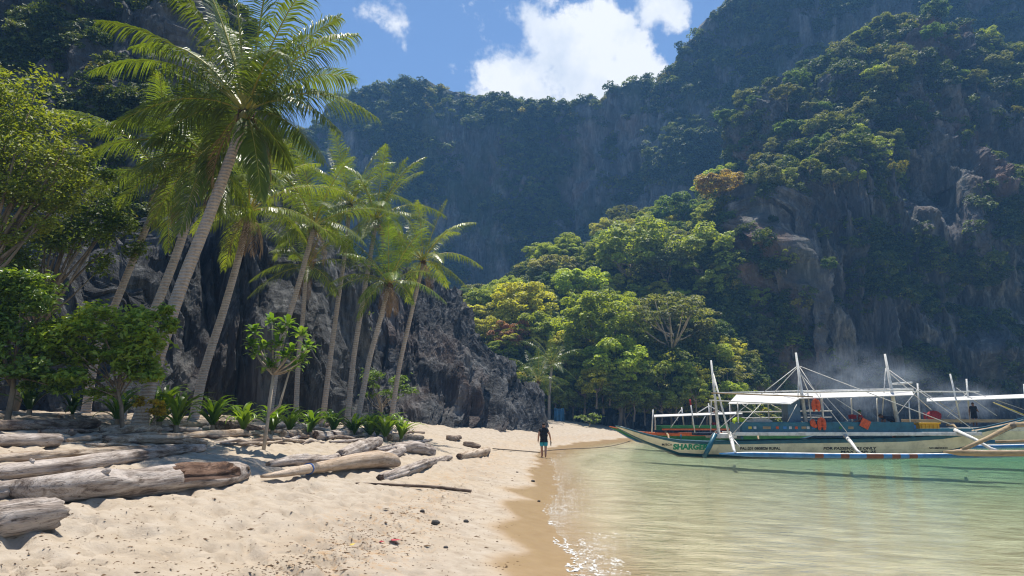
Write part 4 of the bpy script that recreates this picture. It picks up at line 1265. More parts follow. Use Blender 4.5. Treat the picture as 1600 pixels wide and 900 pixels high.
log('driftwood_branch', 'thin branch beside the short log on open sand', [(593, 679, 2), (612, 678, 3)], M['drift'], 32, 'branch', sides=8)
log('driftwood_branch', 'low branch half sunk in sand below the stump', [(440, 686, 2), (470, 687, 3), (500, 688, 2)], M['drift_warm'], 33, 'branch', sides=8)
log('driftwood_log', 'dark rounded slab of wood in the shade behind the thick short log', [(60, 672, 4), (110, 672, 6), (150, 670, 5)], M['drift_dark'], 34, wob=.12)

# thin branches tangled among the logs
rr = np.random.default_rng(55)
for i in range(44):
    x0 = rr.uniform(-30, 470) if i < 30 else rr.uniform(440, 640); y0 = rr.uniform(664, 700) if x0 < 320 else rr.uniform(668, 696); L_ = rr.uniform(40, 130) * (1 if i < 30 else .6); dy = rr.uniform(-9, 9)
    log('driftwood_branch', ['thin weathered branch lying in the tangle of driftwood before the bushes', 'thin weathered branch by the logs below the lily border'][i >= 30], [(x0, y0, rr.uniform(1, 2)), (x0 + L_ * .35, y0 + dy * .3 + rr.uniform(-3, 3), rr.uniform(2, 3.6)), (x0 + L_ * .7, y0 + dy * .7 + rr.uniform(-2, 2), rr.uniform(2, 3.2)), (x0 + L_, y0 + dy, rr.uniform(.8, 1.5))],
        M[['drift', 'drift_warm', 'drift_dark'][int(rr.integers(0, 3))]], 100 + i, 'branch', .02, 9, group=['thin branches before the bushes', 'thin branches below the lilies'][i >= 30], wob=.16)

# tide-line crumbs: nobody could count them
rr = np.random.default_rng(77)
V, Fc = [], []
px_ = np.concatenate([rr.uniform(-40, 860, 2600), rr.normal(640, 110, 1500), rr.normal(560, 140, 900)])
py_ = np.concatenate([rr.uniform(690, 900, 2600), np.zeros(1500), np.zeros(900)])
py_[2600:4100] = 800 - (px_[2600:4100] - 640) * .42 + rr.normal(0, 16, 1500)
py_[4100:] = 858 - (px_[4100:] - 560) * .22 + rr.normal(0, 14, 900)
ok = (py_ > 672) & (py_ < 930)
px_, py_ = px_[ok], py_[ok]
dirs = np.array([pdir(a, b) for a, b in zip(px_, py_)])
t = 2.0 / -dirs[:, 2] * .5
for _ in range(40):
    zz = ground(dirs[:, 0] * t, dirs[:, 1] * t, False); t = t + .6 * (CAMZ + dirs[:, 2] * t - zz) / -dirs[:, 2]
gx_, gy_ = dirs[:, 0] * t, dirs[:, 1] * t
keep = (sdist(gx_, gy_) > .7) & (gy_ < 60); gx_, gy_ = gx_[keep], gy_[keep]
gz_ = ground(gx_, gy_)
for x, y, z in zip(gx_, gy_, gz_):
    s = rr.uniform(.003, .010) * (1 + (rr.uniform() > .96) * 1.2) * (1 + y * .02); a = rr.uniform(0, 6.28); l = rr.uniform(1, 3.2)
    ca, sa = math.cos(a), math.sin(a); o = len(V)
    for (u, v, h) in ((-l, 0, .1), (0, -.7, .1), (l, 0, .15), (0, .7, .1), (.1, 0, .75)):
        V.append((x + (u * ca - v * sa) * s, y + (u * sa + v * ca) * s, z + h * s))
    Fc += [(o, o + 1, o + 4), (o + 1, o + 2, o + 4), (o + 2, o + 3, o + 4), (o + 3, o, o + 4)]
M['crumb'] = mat_plain('crumbs', (.14, .085, .045), .9, .5, 3)
tag(mesh_obj('litter', V, Fc, M['crumb']), 'dark leaf and twig crumbs strewn along the tide line', 'litter', kind='stuff')

def sand_item(name, label, cat, px, py, fn, mat, smooth=True):
    g = ghit(px, py); mb = MB(); fn(mb, g); o = mb.build(name, mat, None, smooth, tuple(g)); o.location = g
    return tag(o, label, cat)
M['red'] = mat_plain('red_leaf', (.45, .06, .07), .5)
M['yellow'] = mat_plain('yellow_leaf', (.55, .42, .05), .5)
M['pebble'] = mat_plain('pebble', (.07, .065, .06), .8, .4, 20)
def lf(mb, g, l=.11, w=.045, a=.2):
    ca, sa = math.cos(a), math.sin(a)
    P_ = [(-l, 0, .012), (-l * .4, -w, .02), (l * .4, -w * .9, .022), (l, 0, .03), (l * .4, w * .9, .03), (-l * .4, w, .03), (0, 0, .012)]
    mb.add([(g.x + x * ca - y * sa, g.y + x * sa + y * ca, g.z + z) for x, y, z in P_], [(0, 1, 6), (1, 2, 6), (2, 3, 6), (3, 4, 6), (4, 5, 6), (5, 0, 6)])
sand_item('fallen_leaf', 'red fallen leaf lying on the sand', 'leaf', 615, 842, lambda m, g: lf(m, g, .10, .04, .1), M['red'])
sand_item('fallen_leaf', 'yellow fallen leaf on the sand near the red one', 'leaf', 552, 838, lambda m, g: lf(m, g, .06, .04, 1.0), M['yellow'])
sand_item('fallen_leaf', 'dull red leaf fragment touching the red leaf', 'leaf', 596, 844, lambda m, g: lf(m, g, .05, .02, -.3), M['red'])
sand_item('stick', 'short black stick left of the yellow leaf', 'stick', 508, 842, lambda m, g: m.tube([g + Vector((-.11, 0, .015)), g + Vector((0, .01, .02)), g + Vector((.11, 0, .015))], [.008, .013, .008], 6), M['pebble'])
for i, (px, py, s, lab) in enumerate([(728, 816, .035, 'grey pebble alone on the smooth sand'), (697, 854, .025, 'small dark pebble on the sand below the grey one'), (833, 753, .045, 'dark stone beside the wet sand'), (842, 784, .03, 'brown bit of husk on the edge of the wet sand'), (660, 799, .03, 'dark nut by the tide-line litter'), (680, 818, .05, 'curled brown dry leaf near the tide line'), (808, 737, .03, 'small dark stone on dry sand near the walking man'), (640, 794, .03, 'dark seed pod in the tide-line litter')]):
    sand_item('pebble', lab, 'stone', px, py, lambda m, g: m.blob(g + Vector((0, 0, s * .5)), (s * 1.4, s, s * .8), 0, i, 9, 6, .2), M['pebble'])

# ------------------------------------------------------------------ people
def skin_mesh(name, J, E, mat, root, parent=None, sub=2):
    """one continuous surface grown round a jointed skeleton; J: name -> (x, y, z, rx, ry)"""
    keys = list(J); ix = {k: i for i, k in enumerate(keys)}
    me = bpy.data.meshes.new(name)
    me.from_pydata([J[k][:3] for k in keys], [(ix[a], ix[b]) for a, b in E], [])
    o = bpy.data.objects.new(name, me); COL.objects.link(o)
    o.modifiers.new('skin', 'SKIN').use_smooth_shade = True
    for k in keys:
        sv = me.skin_vertices[0].data[ix[k]]
        sv.radius = (J[k][3], J[k][4]); sv.use_root = (k == root)
    sb = o.modifiers.new('sub', 'SUBSURF'); sb.levels = sub; sb.render_levels = sub
    dg = bpy.context.evaluated_depsgraph_get()
    m2 = bpy.data.meshes.new_from_object(o.evaluated_get(dg))
    m2.name = name; m2.materials.clear(); m2.materials.append(mat)
    COL.objects.unlink(o); bpy.data.objects.remove(o)
    r = bpy.data.objects.new(name, m2); COL.objects.link(r); r.parent = parent
    m2.polygons.foreach_set('use_smooth', np.ones(len(m2.polygons), dtype=bool))
    return r

M['skin'] = mat_plain('skin', (.42, .23, .15), .55, .12, 8)
M['skin_brown'] = mat_plain('skin_brown', (.22, .11, .065), .55, .12, 8)
M['hair'] = mat_plain('hair', (.03, .02, .015), .7, .4, 30)
M['black_cloth'] = mat_plain('black_cloth', (.012, .012, .015), .85, .5, 14)
M['teal_cloth'] = mat_plain('teal_cloth', (.03, .28, .38), .8, .25, 10)
M['navy_cloth'] = mat_plain('navy_cloth', (.02, .028, .05), .85, .35, 10)
M['red_cloth'] = mat_plain('red_cloth', (.32, .03, .03), .8, .25, 10)
M['green_cloth'] = mat_plain('green_cloth', (.03, .12, .06), .8, .25, 10)
M['rubber'] = mat_plain('rubber', (.02, .018, .016), .7, .3, 10)

def person(label, pos, rz, shirt, shorts, skinm, P=None, scale=1.0, cap=None, group=None):
    """P overrides joint positions; x to the right, y ahead, z up, feet at z = 0, height 1.75"""
    B = dict(pelvis=(0, 0, .95), waist=(0, 0, 1.08), chest=(0, .01, 1.30), neck=(0, 0, 1.47), jaw=(0, .015, 1.56), head=(0, .02, 1.64), crown=(0, .01, 1.72),
             shl=(-.18, 0, 1.41), ell=(-.25, -.02, 1.13), wrl=(-.26, .05, .90), hal=(-.26, .07, .82), shr=(.18, 0, 1.41), elr=(.26, -.03, 1.14), wrr=(.28, .06, .91), har=(.28, .09, .83),
             hil=(-.10, 0, .90), knl=(-.11, .06, .50), anl=(-.10, -.02, .09), tol=(-.10, .13, .035), hir=(.10, 0, .90), knr=(.10, .02, .50), anr=(.09, -.06, .09), tor=(.10, .10, .035))
    if P: B.update(P)
    rad = dict(pelvis=(.15, .105), waist=(.135, .095), chest=(.16, .105), neck=(.058, .06), jaw=(.066, .078), head=(.076, .096), crown=(.05, .062), shl=(.062, .062), ell=(.042, .044), wrl=(.029, .034), hal=(.028, .04), shr=(.062, .062), elr=(.042, .044), wrr=(.029, .034), har=(.028, .04),
               hil=(.085, .09), knl=(.056, .06), anl=(.04, .045), tol=(.045, .03), hir=(.085, .09), knr=(.056, .06), anr=(.04, .045), tor=(.045, .03))
    rad = {k: (a * 1.2, b_ * 1.2) for k, (a, b_) in rad.items()}
    J = {k: tuple(B[k]) + rad[k] for k in B}
    E = [('pelvis', 'waist'), ('waist', 'chest'), ('chest', 'neck'), ('neck', 'jaw'), ('jaw', 'head'), ('head', 'crown'), ('chest', 'shl'), ('shl', 'ell'), ('ell', 'wrl'), ('wrl', 'hal'), ('chest', 'shr'), ('shr', 'elr'), ('elr', 'wrr'), ('wrr', 'har'),
         ('pelvis', 'hil'), ('hil', 'knl'), ('knl', 'anl'), ('anl', 'tol'), ('pelvis', 'hir'), ('hir', 'knr'), ('knr', 'anr'), ('anr', 'tor')]
    for sd_ in 'lr':                                     # five fingers and a thumb off the side of the palm
        h, w_ = Vector(B['ha' + sd_]), Vector(B['wr' + sd_]); d = (h - w_).normalized()
        fwd = Vector((0, 1, 0)); fwd = (fwd - d * fwd.dot(d)).normalized()
        for k, (off, ln) in enumerate(((-.028, .06), (-.009, .075), (.010, .08), (.028, .07))):
            a, b = 'f%s%d' % (sd_, k), 'g%s%d' % (sd_, k)
            J[a] = tuple(h + d * .035 + fwd * off) + (.011, .011); J[b] = tuple(h + d * (.035 + ln) + fwd * (off + .012)) + (.008, .008)
            E += [('ha' + sd_, a), (a, b)]
        J['t' + sd_] = tuple(h + fwd * .06 + d * .02) + (.011, .011); E.append(('ha' + sd_, 't' + sd_))
    t = thing('person', label, 'person', pos, group, rz); t.scale = (scale,) * 3
    bd = skin_mesh('body', J, E, skinm, 'pelvis', t)
    g = lambda k, a, b: tuple(B[k]) + (a, b)
    L_ = lambda a, b, u: tuple(Vector(B[a]).lerp(Vector(B[b]), u))
    S = dict(hem=tuple(Vector(B['pelvis']) - (Vector(B['waist']) - Vector(B['pelvis'])) * .35) + (.20, .15), pelvis=g('pelvis', .20, .15), waist=g('waist', .195, .145), chest=g('chest', .22, .15), neck=tuple(Vector(B['neck']) - Vector((0, 0, .035))) + (.085, .08), shl=g('shl', .095, .095), sl=L_('shl', 'ell', .6) + (.085, .085), shr=g('shr', .095, .095), sr=L_('shr', 'elr', .6) + (.085, .085))
    skin_mesh('shirt', S, [('hem', 'pelvis'), ('pelvis', 'waist'), ('waist', 'chest'), ('chest', 'neck'), ('chest', 'shl'), ('shl', 'sl'), ('chest', 'shr'), ('shr', 'sr')], shirt, 'pelvis', t)
    H = dict(pelvis=g('pelvis', .20, .15), w=L_('pelvis', 'waist', .6) + (.18, .13), hil=g('hil', .13, .135), kl=L_('hil', 'knl', .9) + (.115, .12), hir=g('hir', .13, .135), kr=L_('hir', 'knr', .9) + (.115, .12))
    skin_mesh('shorts', H, [('pelvis', 'w'), ('pelvis', 'hil'), ('hil', 'kl'), ('pelvis', 'hir'), ('hir', 'kr')], shorts, 'pelvis', t)
    hd = Vector(B['head']); hb = MB()
    hb.blob(hd + Vector((0, -.012, .035)), (.086, .106, .088), 0, 3, 14, 9, .04)
    hb.build('cap' if cap else 'hair', cap or M['hair'], t, True)
    fb = MB(); fb.blob(hd + Vector((0, .10, -.01)), (.014, .022, .022), 0, 1, 8, 6, .0); fb.build('nose', skinm, bd, True)
    for sx in (-1, 1):
        eb = MB(); eb.blob(hd + Vector((sx * .08, -.01, -.01)), (.014, .022, .034), 0, 2, 8, 6, .0); eb.build('ear', skinm, bd, True)
    return t, B

foot = ghit(850, 715)
man, B = person('man in a black t-shirt and teal shorts walking away along the waterline', (foot.x, foot.y, foot.z), R(6), M['black_cloth'], M['teal_cloth'], M['skin'],
                dict(knl=(-.10, .10, .50), anl=(-.07, .14, .09), tol=(-.08, .30, .035), anr=(.06, -.16, .12), tor=(.07, -.04, .03), knr=(.09, .02, .50), elr=(.30, -.02, 1.16), wrr=(.36, .10, .95), har=(.37, .13, .88), ell=(-.27, -.03, 1.14), wrl=(-.29, .03, .90), hal=(-.29, .05, .82)), 1.0)
hp = Matrix.Translation(man.location) @ Matrix.Rotation(R(6), 4, 'Z') @ Vector((.38, .15, .80))
fl = thing('flip_flops', 'pair of dark flip-flops hanging from the walking man\'s hand', 'footwear', hp)
for k in (0, 1):
    mb = MB()
    ol = [(-.045, -.13), (.045, -.13), (.05, 0), (.042, .12), (0, .14), (-.042, .12), (-.05, 0)]
    mb.add([(k * .03 - .02, x, y - .08) for x, y in ol] + [(k * .03 + .0, x, y - .08) for x, y in ol], [tuple(range(7)), tuple(range(13, 6, -1))] + [(i, (i + 1) % 7, (i + 1) % 7 + 7, i + 7) for i in range(7)])
    so = mb.build('sole', M['rubber'], fl)
    mb = MB(); mb.tube([(k * .03, -.04, -.10), (k * .03 + .035, 0, -.02), (k * .03, .04, -.10)], .006, 5); mb.build('strap', M['rubber'], so)

# ------------------------------------------------------------------ outrigger boats
M['white'] = mat_plain('white_paint', (.64, .63, .60), .45, .2, 3, .4)
M['cream'] = mat_plain('cream_paint', (.68, .64, .47), .4, .2, 1.2, .45)
M['teal'] = mat_plain('teal_paint', (.012, .10, .15), .4, .25, 3, .45)
M['teal_deep'] = mat_plain('teal_deep_paint', (.012, .075, .11), .45, .25, 3, .4)
M['hullgreen'] = mat_plain('green_paint', (.02, .16, .04), .4, .25, 3, .45)
M['orange'] = mat_plain('orange_paint', (.60, .13, .03), .5, .2, 4)
M['rust_paint'] = mat_plain('rust_paint', (.16, .055, .025), .5, .25, 4)
M['lifejacket'] = mat_plain('lifejacket', (.58, .10, .03), .75, .25, 9)
M['crate_yellow'] = mat_plain('crate_yellow', (.80, .42, .01), .5, .12, 6)
M['canvas'] = mat_plain('canvas', (.56, .55, .53), .8, .18, 1.5)
M['bamboo'] = mat_plain('bamboo', (.34, .24, .13), .6, .3, 4, .3, .3, (.4, 3, 3))
M['rope'] = mat_plain('rope', (.62, .60, .55), .8, .15, 9)
M['rope_dark'] = mat_plain('rope_dark', (.16, .13, .10), .8, .2, 9)
M['blue_paint'] = mat_plain('blue_paint', (.03, .16, .38), .4, .25, 3, .45)
M['letter_green'] = mat_plain('letter_green', (.0, .24, .12), .5, .1, 5)
M['letter_black'] = mat_plain('letter_black', (.01, .01, .012), .5, .1, 5)
M['blue_grey'] = mat_plain('blue_grey_paint', (.10, .17, .25), .5, .2, 3)
M['lime'] = mat_plain('lime_cloth', (.35, .50, .02), .7, .2, 6)
M['deck'] = mat_plain('deck_wood', (.30, .22, .14), .7, .3, 4)

class Boat:
    def __init__(s, name, label, px, Y):
        s.Y = Y
        p = at(px, 655 + 2 * F / Y, Y)
        s.o = Vector((p.x, Y, 0))
        s.t = thing(name, label, 'boat', s.o)
    def w(s, px, py, dy=0.0):
        p = at(px, py, s.Y + dy)
        return p - s.o
    def pole(s, name, pts, r, mat, n=7, label=None):
        """pts: (px, py, dy)"""
        mb = MB(); P_ = [s.w(*q) for q in pts]
        mb.tube(P_, r, n)
        o = mb.build(name, M[mat], s.t, True)
        if label: o['label'] = label
        return o
    def hull(s, st, beam, mats, bands=(.22, .82)):
        n = len(st); rows = [0, .08, .16, bands[0], .34, .5, .66, bands[1], .9, 1.0]
        s.xs, s.zk, s.zg, s.hb = [], [], [], []
        V, Fc, Fm = [], [], []
        L0, L1 = st[0][0], st[-1][0]
        for i, (px, kp, gp_) in enumerate(st):
            a, b = s.w(px, kp), s.w(px, gp_)
            u = (px - L0) / (L1 - L0)
            hbm = beam / 2 * (max(.02, math.sin(math.pi * min(1, max(0, u)))) ** .55)
            s.xs.append(b.x); s.zk.append(a.z); s.zg.append(b.z); s.hb.append(hbm)
            for sd_ in (-1, 1):
                for t in rows:
                    V.append((b.x, sd_ * hbm * (t ** .42 if t > 0 else 0.0), a.z + (b.z - a.z) * t))
        nr = len(rows)
        for i in range(n - 1):
            for q in (0, 1):
                for r in range(nr - 1):
                    a = i * 2 * nr + q * nr + r; b = a + 2 * nr
                    Fc.append((a, b, b + 1, a + 1) if q == 0 else (a, a + 1, b + 1, b))
                    t = (rows[r] + rows[r + 1]) / 2
                    Fm.append(0 if t < bands[0] else (1 if t < bands[1] else 2))
        h = s.h = mesh_obj('hull', V, Fc, [M[m] for m in mats], s.t, Fm, False)
        mb = MB()                                         # deck just below the gunwale
        for i in range(n - 1):
            z0, z1 = s.zg[i] - .06, s.zg[i + 1] - .06
            mb.add([(s.xs[i], -s.hb[i] * .96, z0), (s.xs[i + 1], -s.hb[i + 1] * .96, z1), (s.xs[i + 1], s.hb[i + 1] * .96, z1), (s.xs[i], s.hb[i] * .96, z0)], [(0, 1, 2, 3)])
        mb.build('deck', M['deck'], s.t)
        for sd_ in (-1, 1):                               # gunwale strip
            mb = MB(); mb.tube([(s.xs[i], sd_ * s.hb[i], s.zg[i]) for i in range(n)], .035, 6); mb.build('gunwale', M[mats[2]], h, True)
        return h
    def side_y(s, x, z):
        zk, zg, hb = np.interp(x, s.xs, s.zk), np.interp(x, s.xs, s.zg), np.interp(x, s.xs, s.hb)
        return -hb * max(0.0, min(1.0, (z - zk) / (zg - zk))) ** .42
    def text(s, txt, px, py, wpx, hpx, mat, name='lettering', bold=.012, slant=0.0):
        cu = bpy.data.curves.new('lettering', 'FONT'); cu.body = txt; cu.size = 1.0; cu.offset = bold
        o = bpy.data.objects.new('lettering', cu); COL.objects.link(o)
        dg = bpy.context.evaluated_depsgraph_get(); me = bpy.data.meshes.new_from_object(o.evaluated_get(dg))
        COL.objects.unlink(o); bpy.data.objects.remove(o)
        c = np.array([v.co[:] for v in me.vertices]); mn, mx = c.min(0), c.max(0)
        p0, p1 = s.w(px, py + hpx), s.w(px + wpx, py)
        for v in me.vertices:
            u, q = (v.co.x - mn[0]) / (mx[0] - mn[0]), (v.co.y - mn[1]) / (mx[1] - mn[1])
            x = p0.x + (p1.x - p0.x) * u; z = p0.z + (p1.z - p0.z) * q + slant * u
            v.co = (x, s.side_y(x, z) - .015, z)
        me.materials.clear(); me.materials.append(M[mat]); me.name = name
        r = bpy.data.objects.new(name, me); COL.objects.link(r); r.parent = s.h
        return r
    def sheet(s, name, quad, mat, thick=.04, sag=.0, nu=8, nv=4):
        """canopy through four (px, py, dy) corners, slightly sagging between its poles"""
        a, b, c, d = [s.w(*q) for q in quad]
        V, Fc = [], []
        for k in (0, 1):
            for j in range(nv + 1):
                for i in range(nu + 1):
                    u, v = i / nu, j / nv
                    p = a.lerp(b, u).lerp(d.lerp(c, u), v)
                    p.z += -sag * math.sin(math.pi * u) * math.sin(math.pi * v) - k * thick
                    V.append(p)
        m = (nu + 1) * (nv + 1)
        for j in range(nv):
            for i in range(nu):
                q = j * (nu + 1) + i
                Fc += [(q, q + 1, q + nu + 2, q + nu + 1), (m + q, m + q + nu + 1, m + q + nu + 2, m + q + 1)]
        for i in range(nu):
            Fc += [(i, m + i, m + i + 1, i + 1), (nv * (nu + 1) + i, nv * (nu + 1) + i + 1, m + nv * (nu + 1) + i + 1, m + nv * (nu + 1) + i)]
        for j in range(nv):
            q = j * (nu + 1); e = q + nu
            Fc += [(q, q + nu + 1, m + q + nu + 1, m + q), (e, m + e, m + e + nu + 1, e + nu + 1)]
        return mesh_obj(name, V, Fc, M[mat], s.t)
    def boxpx(s, name, px0, px1, py0, py1, y0, y1, mat):
        a, b = s.w(px0, py1), s.w(px1, py0)
        mb = MB(); mb.box(((a.x + b.x) / 2, (y0 + y1) / 2, (a.z + b.z) / 2), b.x - a.x, y1 - y0, b.z - a.z)
        o = mb.build(name, M[mat], s.t)
        bv = o.modifiers.new('bevel', 'BEVEL'); bv.width = .02; bv.segments = 2
        return o
    def float_(s, pts, r, mats, stripes=None, name='outrigger_float'):
        mb = MB(); P_ = [s.w(*q) for q in pts]
        n = 40; arr = np.array([tuple(p) for p in P_]); cum = np.concatenate([[0], np.cumsum(np.linalg.norm(np.diff(arr, axis=0), axis=1))]); ss = np.linspace(0, cum[-1], n)
        c = np.stack([np.interp(ss, cum, arr[:, k]) for k in range(3)], -1)
        rr_ = [r * (min(1, .25 + i * .22) if i < 5 else 1) for i in range(n)]
        mb.tube([Vector(q) for q in c], rr_, 8)
        idx = []
        for f in mb.f:
            if len(f) != 4: idx.append(0); continue
            seg = f[0] // 8; k = f[0] % 8
            up = np.mean([mb.v[q][2] for q in f]) > np.interp(np.mean([mb.v[q][0] for q in f]), c[:, 0], c[:, 2]) + r * .5
            if up: idx.append(1)
            elif stripes and seg in stripes: idx.append(2)
            else: idx.append(0)
        o = mesh_obj(name, mb.v, mb.f, [M[m] for m in mats], s.t, idx, True)
        return o

# the white boat closest to the beach
b = Boat('outrigger_boat', 'long cream and teal outrigger boat with white masts and awning, nearest the beach', 1290, 39)
b.hull([(962, 668, 665), (975, 675, 668.5), (990, 684, 673), (1010, 694, 678.5), (1035, 704, 684), (1058, 713.5, 687.5), (1100, 716, 689.5), (1150, 717, 689), (1225, 718, 687), (1300, 718, 686), (1400, 718, 684), (1460, 714, 680), (1510, 701, 674), (1550, 684, 667), (1590, 666, 657), (1618, 653, 649)], 2.0, ['teal_deep', 'cream', 'teal'], (.26, .84))
b.text('M/BCA', 1032, 692.5, 15, 3.6, 'letter_black')
b.text('SHARGERY', 1049, 693.2, 60, 9, 'letter_green', bold=.05)
b.text('PAL-201 0808026 RUPAL', 1150, 697.5, 61, 4.5, 'letter_black', bold=.03)
b.text('FOR PASSENGERS ONLY', 1277, 697.5, 81, 4.3, 'letter_black', bold=.03)
b.text('MAX CAP: 25', 1305, 703, 54, 3.8, 'letter_black', bold=.03)
b.text('NO SMOKING', 1441, 698, 30, 2.8, 'letter_black', bold=.03)
b.boxpx('rub_rail', 1138, 1512, 674.5, 680.0, -1.18, -.96, 'white')
b.boxpx('rub_rail', 1138, 1512, 674.5, 680.0, .96, 1.18, 'white')
b.boxpx('cabin_side', 1150, 1412, 659.5, 675.5, -.98, -.90, 'teal')
b.boxpx('cabin_side', 1150, 1412, 659.5, 675.5, .90, .98, 'teal')
b.boxpx('bow_bulkhead', 1149, 1152, 659.5, 686, -.9, .9, 'teal')
b.boxpx('stern_bulkhead', 1410, 1413, 659.5, 684, -.9, .9, 'teal')
b.boxpx('stern_side', 1413.5, 1500, 669.5, 675.5, -.98, -.90, 'teal')
b.boxpx('stern_side', 1413.5, 1500, 669.5, 675.5, .90, .98, 'teal')
b.boxpx('stern_deck', 1413.5, 1500, 672.5, 675, -.9, .9, 'deck')
b.boxpx('bench', 1175, 1330, 664, 667, -.6, .6, 'deck')
b.boxpx('bow_seat', 1085, 1118, 676, 680, -.6, .6, 'navy_cloth')
b.boxpx('bow_locker', 1108, 1142, 677, 684, -1.02, .7, 'white')
b.boxpx('wheelhouse', 1229, 1246, 626, 661, -.3, .6, 'blue_grey')
for i, (px, wd, mt) in enumerate([(1160, 5, 'yellow'), (1168, 4, 'canvas'), (1182, 12, 'bamboo'), (1202, 4, 'lifejacket'), (1213, 5, 'blue_paint'), (1222, 4, 'canvas'), (1231, 4, 'lifejacket'), (1241, 7, 'bamboo'), (1249, 4, 'canvas'), (1257, 4, 'blue_paint'), (1312, 8, 'bamboo'), (1298, 4, 'hullgreen')]):
    b.boxpx('painted_emblem', px, px + wd, 666, 670, -1.0, -.975, mt)
# masts, awning, poles
for pts, r in (([(1111, 563, -.2), (1124, 686, -.2)], [.05, .10]), ([(1243.5, 551, 0), (1262, 680, 0)], [.06, .13]), ([(1382.5, 553, 0), (1406, 680, 0)], [.06, .13])):
    b.pole('mast', pts, r, 'white', 8)
b.pole('mast_brace', [(1113, 580, -.2), (1139, 681, -1.1)], .035, 'white')
b.pole('mast_brace', [(1111.5, 625, -.2), (1110, 690, .6)], .03, 'white')
b.pole('mast_brace', [(1248, 572, 0), (1246, 660, 0)], .025, 'white')
b.pole('mast_brace', [(1384, 575, 0), (1378, 655, .5)], .03, 'white')
b.pole('mast_brace', [(1394, 600, .2), (1425, 598, .2)], .06, 'white')
b.sheet('awning', [(1138, 630.5, -1.0), (1236, 630.5, -1.0), (1265, 613.5, .9), (1152, 615, .9)], 'canvas', .04, .03)
b.sheet('awning', [(1248, 622.5, -1.0), (1428, 617, -1.0), (1424, 609, .9), (1262, 613, .9)], 'canvas', .04, .04)
b.pole('roof_pole', [(1112, 614, -1.1), (1270, 620, -1.1)], .035, 'bamboo')
b.pole('roof_pole', [(1108, 625.5, -1.1), (1236, 631.5, -1.1)], .03, 'white')
b.pole('roof_pole', [(1256, 613, -1.1), (1427, 609.5, -1.1)], .05, 'white')
b.pole('roof_pole', [(1120, 614, 1.0), (1427, 607, 1.0)], .04, 'white')
b.pole('rail', [(1150, 644, 1.0), (1300, 642, 1.0)], .035, 'white')
b.pole('rail', [(1150, 653, 1.0), (1300, 652, 1.0)], .03, 'white')
for px in (1152, 1200, 1285, 1330, 1370):
    b.pole('awning_post', [(px, 622, .95), (px + 2, 661, .95)], .035, 'white')
for px in (1152, 1285, 1420):
    b.pole('awning_post', [(px, 626, -.94), (px + 2, 661, -.94)], .035, 'white')
for k in range(3):
    b.pole('ladder_rung', [(1262, 640 + k * 8, -.5), (1283, 641 + k * 8, -.5)], .025, 'white')
for x in (1262, 1281): b.pole('ladder_rail', [(x, 612, -.5), (x + 6, 661, -.5)], .035, 'white')
# stays
for pts in ([(1246, 572, 0), (1188, 617, -1.0)], [(1246, 574, 0), (1206, 617, .9)], [(1247, 573, 0), (1264, 614, .8)], [(1249, 573, 0), (1275, 613, -.9)], [(1249, 572, 0), (1488, 664, -2.4)], [(1248, 580, 0), (1324, 676, -2.0)], [(1386, 576, 0), (1538, 683, -3.2)], [(1387, 580, 0), (1455, 640, .8)],
            [(1115, 584, -.2), (1141, 681, -2.0)], [(1170, 630, -1.0), (1110, 681, -1.0)], [(1190, 630, -1.0), (1143, 680, -1.6)], [(1292, 622, -1), (1325, 658, -1)], [(1305, 622, -1), (1345, 648, -1)], [(1205, 632, .9), (1255, 660, .9)], [(1160, 632, .9), (1200, 660, .9)], [(1245, 632, -.9), (1230, 660, -.9)]):
    b.pole('stay_rope', pts, .022, 'rope', 5)
# outriggers
b.float_([(1124, 709, -3.2), (1180, 710, -3.3), (1300, 712, -3.4), (1420, 712.5, -3.4), (1560, 711, -3.3), (1640, 708, -3.2)], .13, ['blue_paint', 'white', 'rust_paint'], {11, 14, 17, 18, 20, 22})
b.float_([(1140, 697, 3.4), (1300, 699, 3.5), (1560, 698, 3.4), (1640, 696, 3.3)], .13, ['blue_paint', 'white', 'orange'])
for (x0, y0, x1, y1) in ((1141, 680, 1149, 708), (1319, 679, 1347, 710), (1492, 672, 1572, 708)):
    b.pole('outrigger_arm', [(x0, y0, -1.0), ((x0 * .6 + x1 * .4), y0 + (y1 - y0) * .42, -2.2), (x0 * .3 + x1 * .7, y0 + (y1 - y0) * .8, -2.9), (x1, y1, -3.3)], [.11, .10, .08, .06], 'white', 8)
    b.pole('outrigger_arm', [(x0, 678, -1.0), (x0, 677, 1.0), (x0 + 3, 688, 2.6), (x0 + 4, 697, 3.4)], [.10, .10, .08, .06], 'white', 8)
b.pole('arm_brace', [(1141, 680, -1.2), (1156, 698, -2.6)], .03, 'white')
b.pole('leeboard', [(1118, 678, -1.15), (1108, 699, -1.25), (1100, 714, -1.3)], [.12, .13, .11], 'teal', 6)
b.pole('anchor_post', [(1064, 679, 0), (1064, 690, 0)], .05, 'teal')

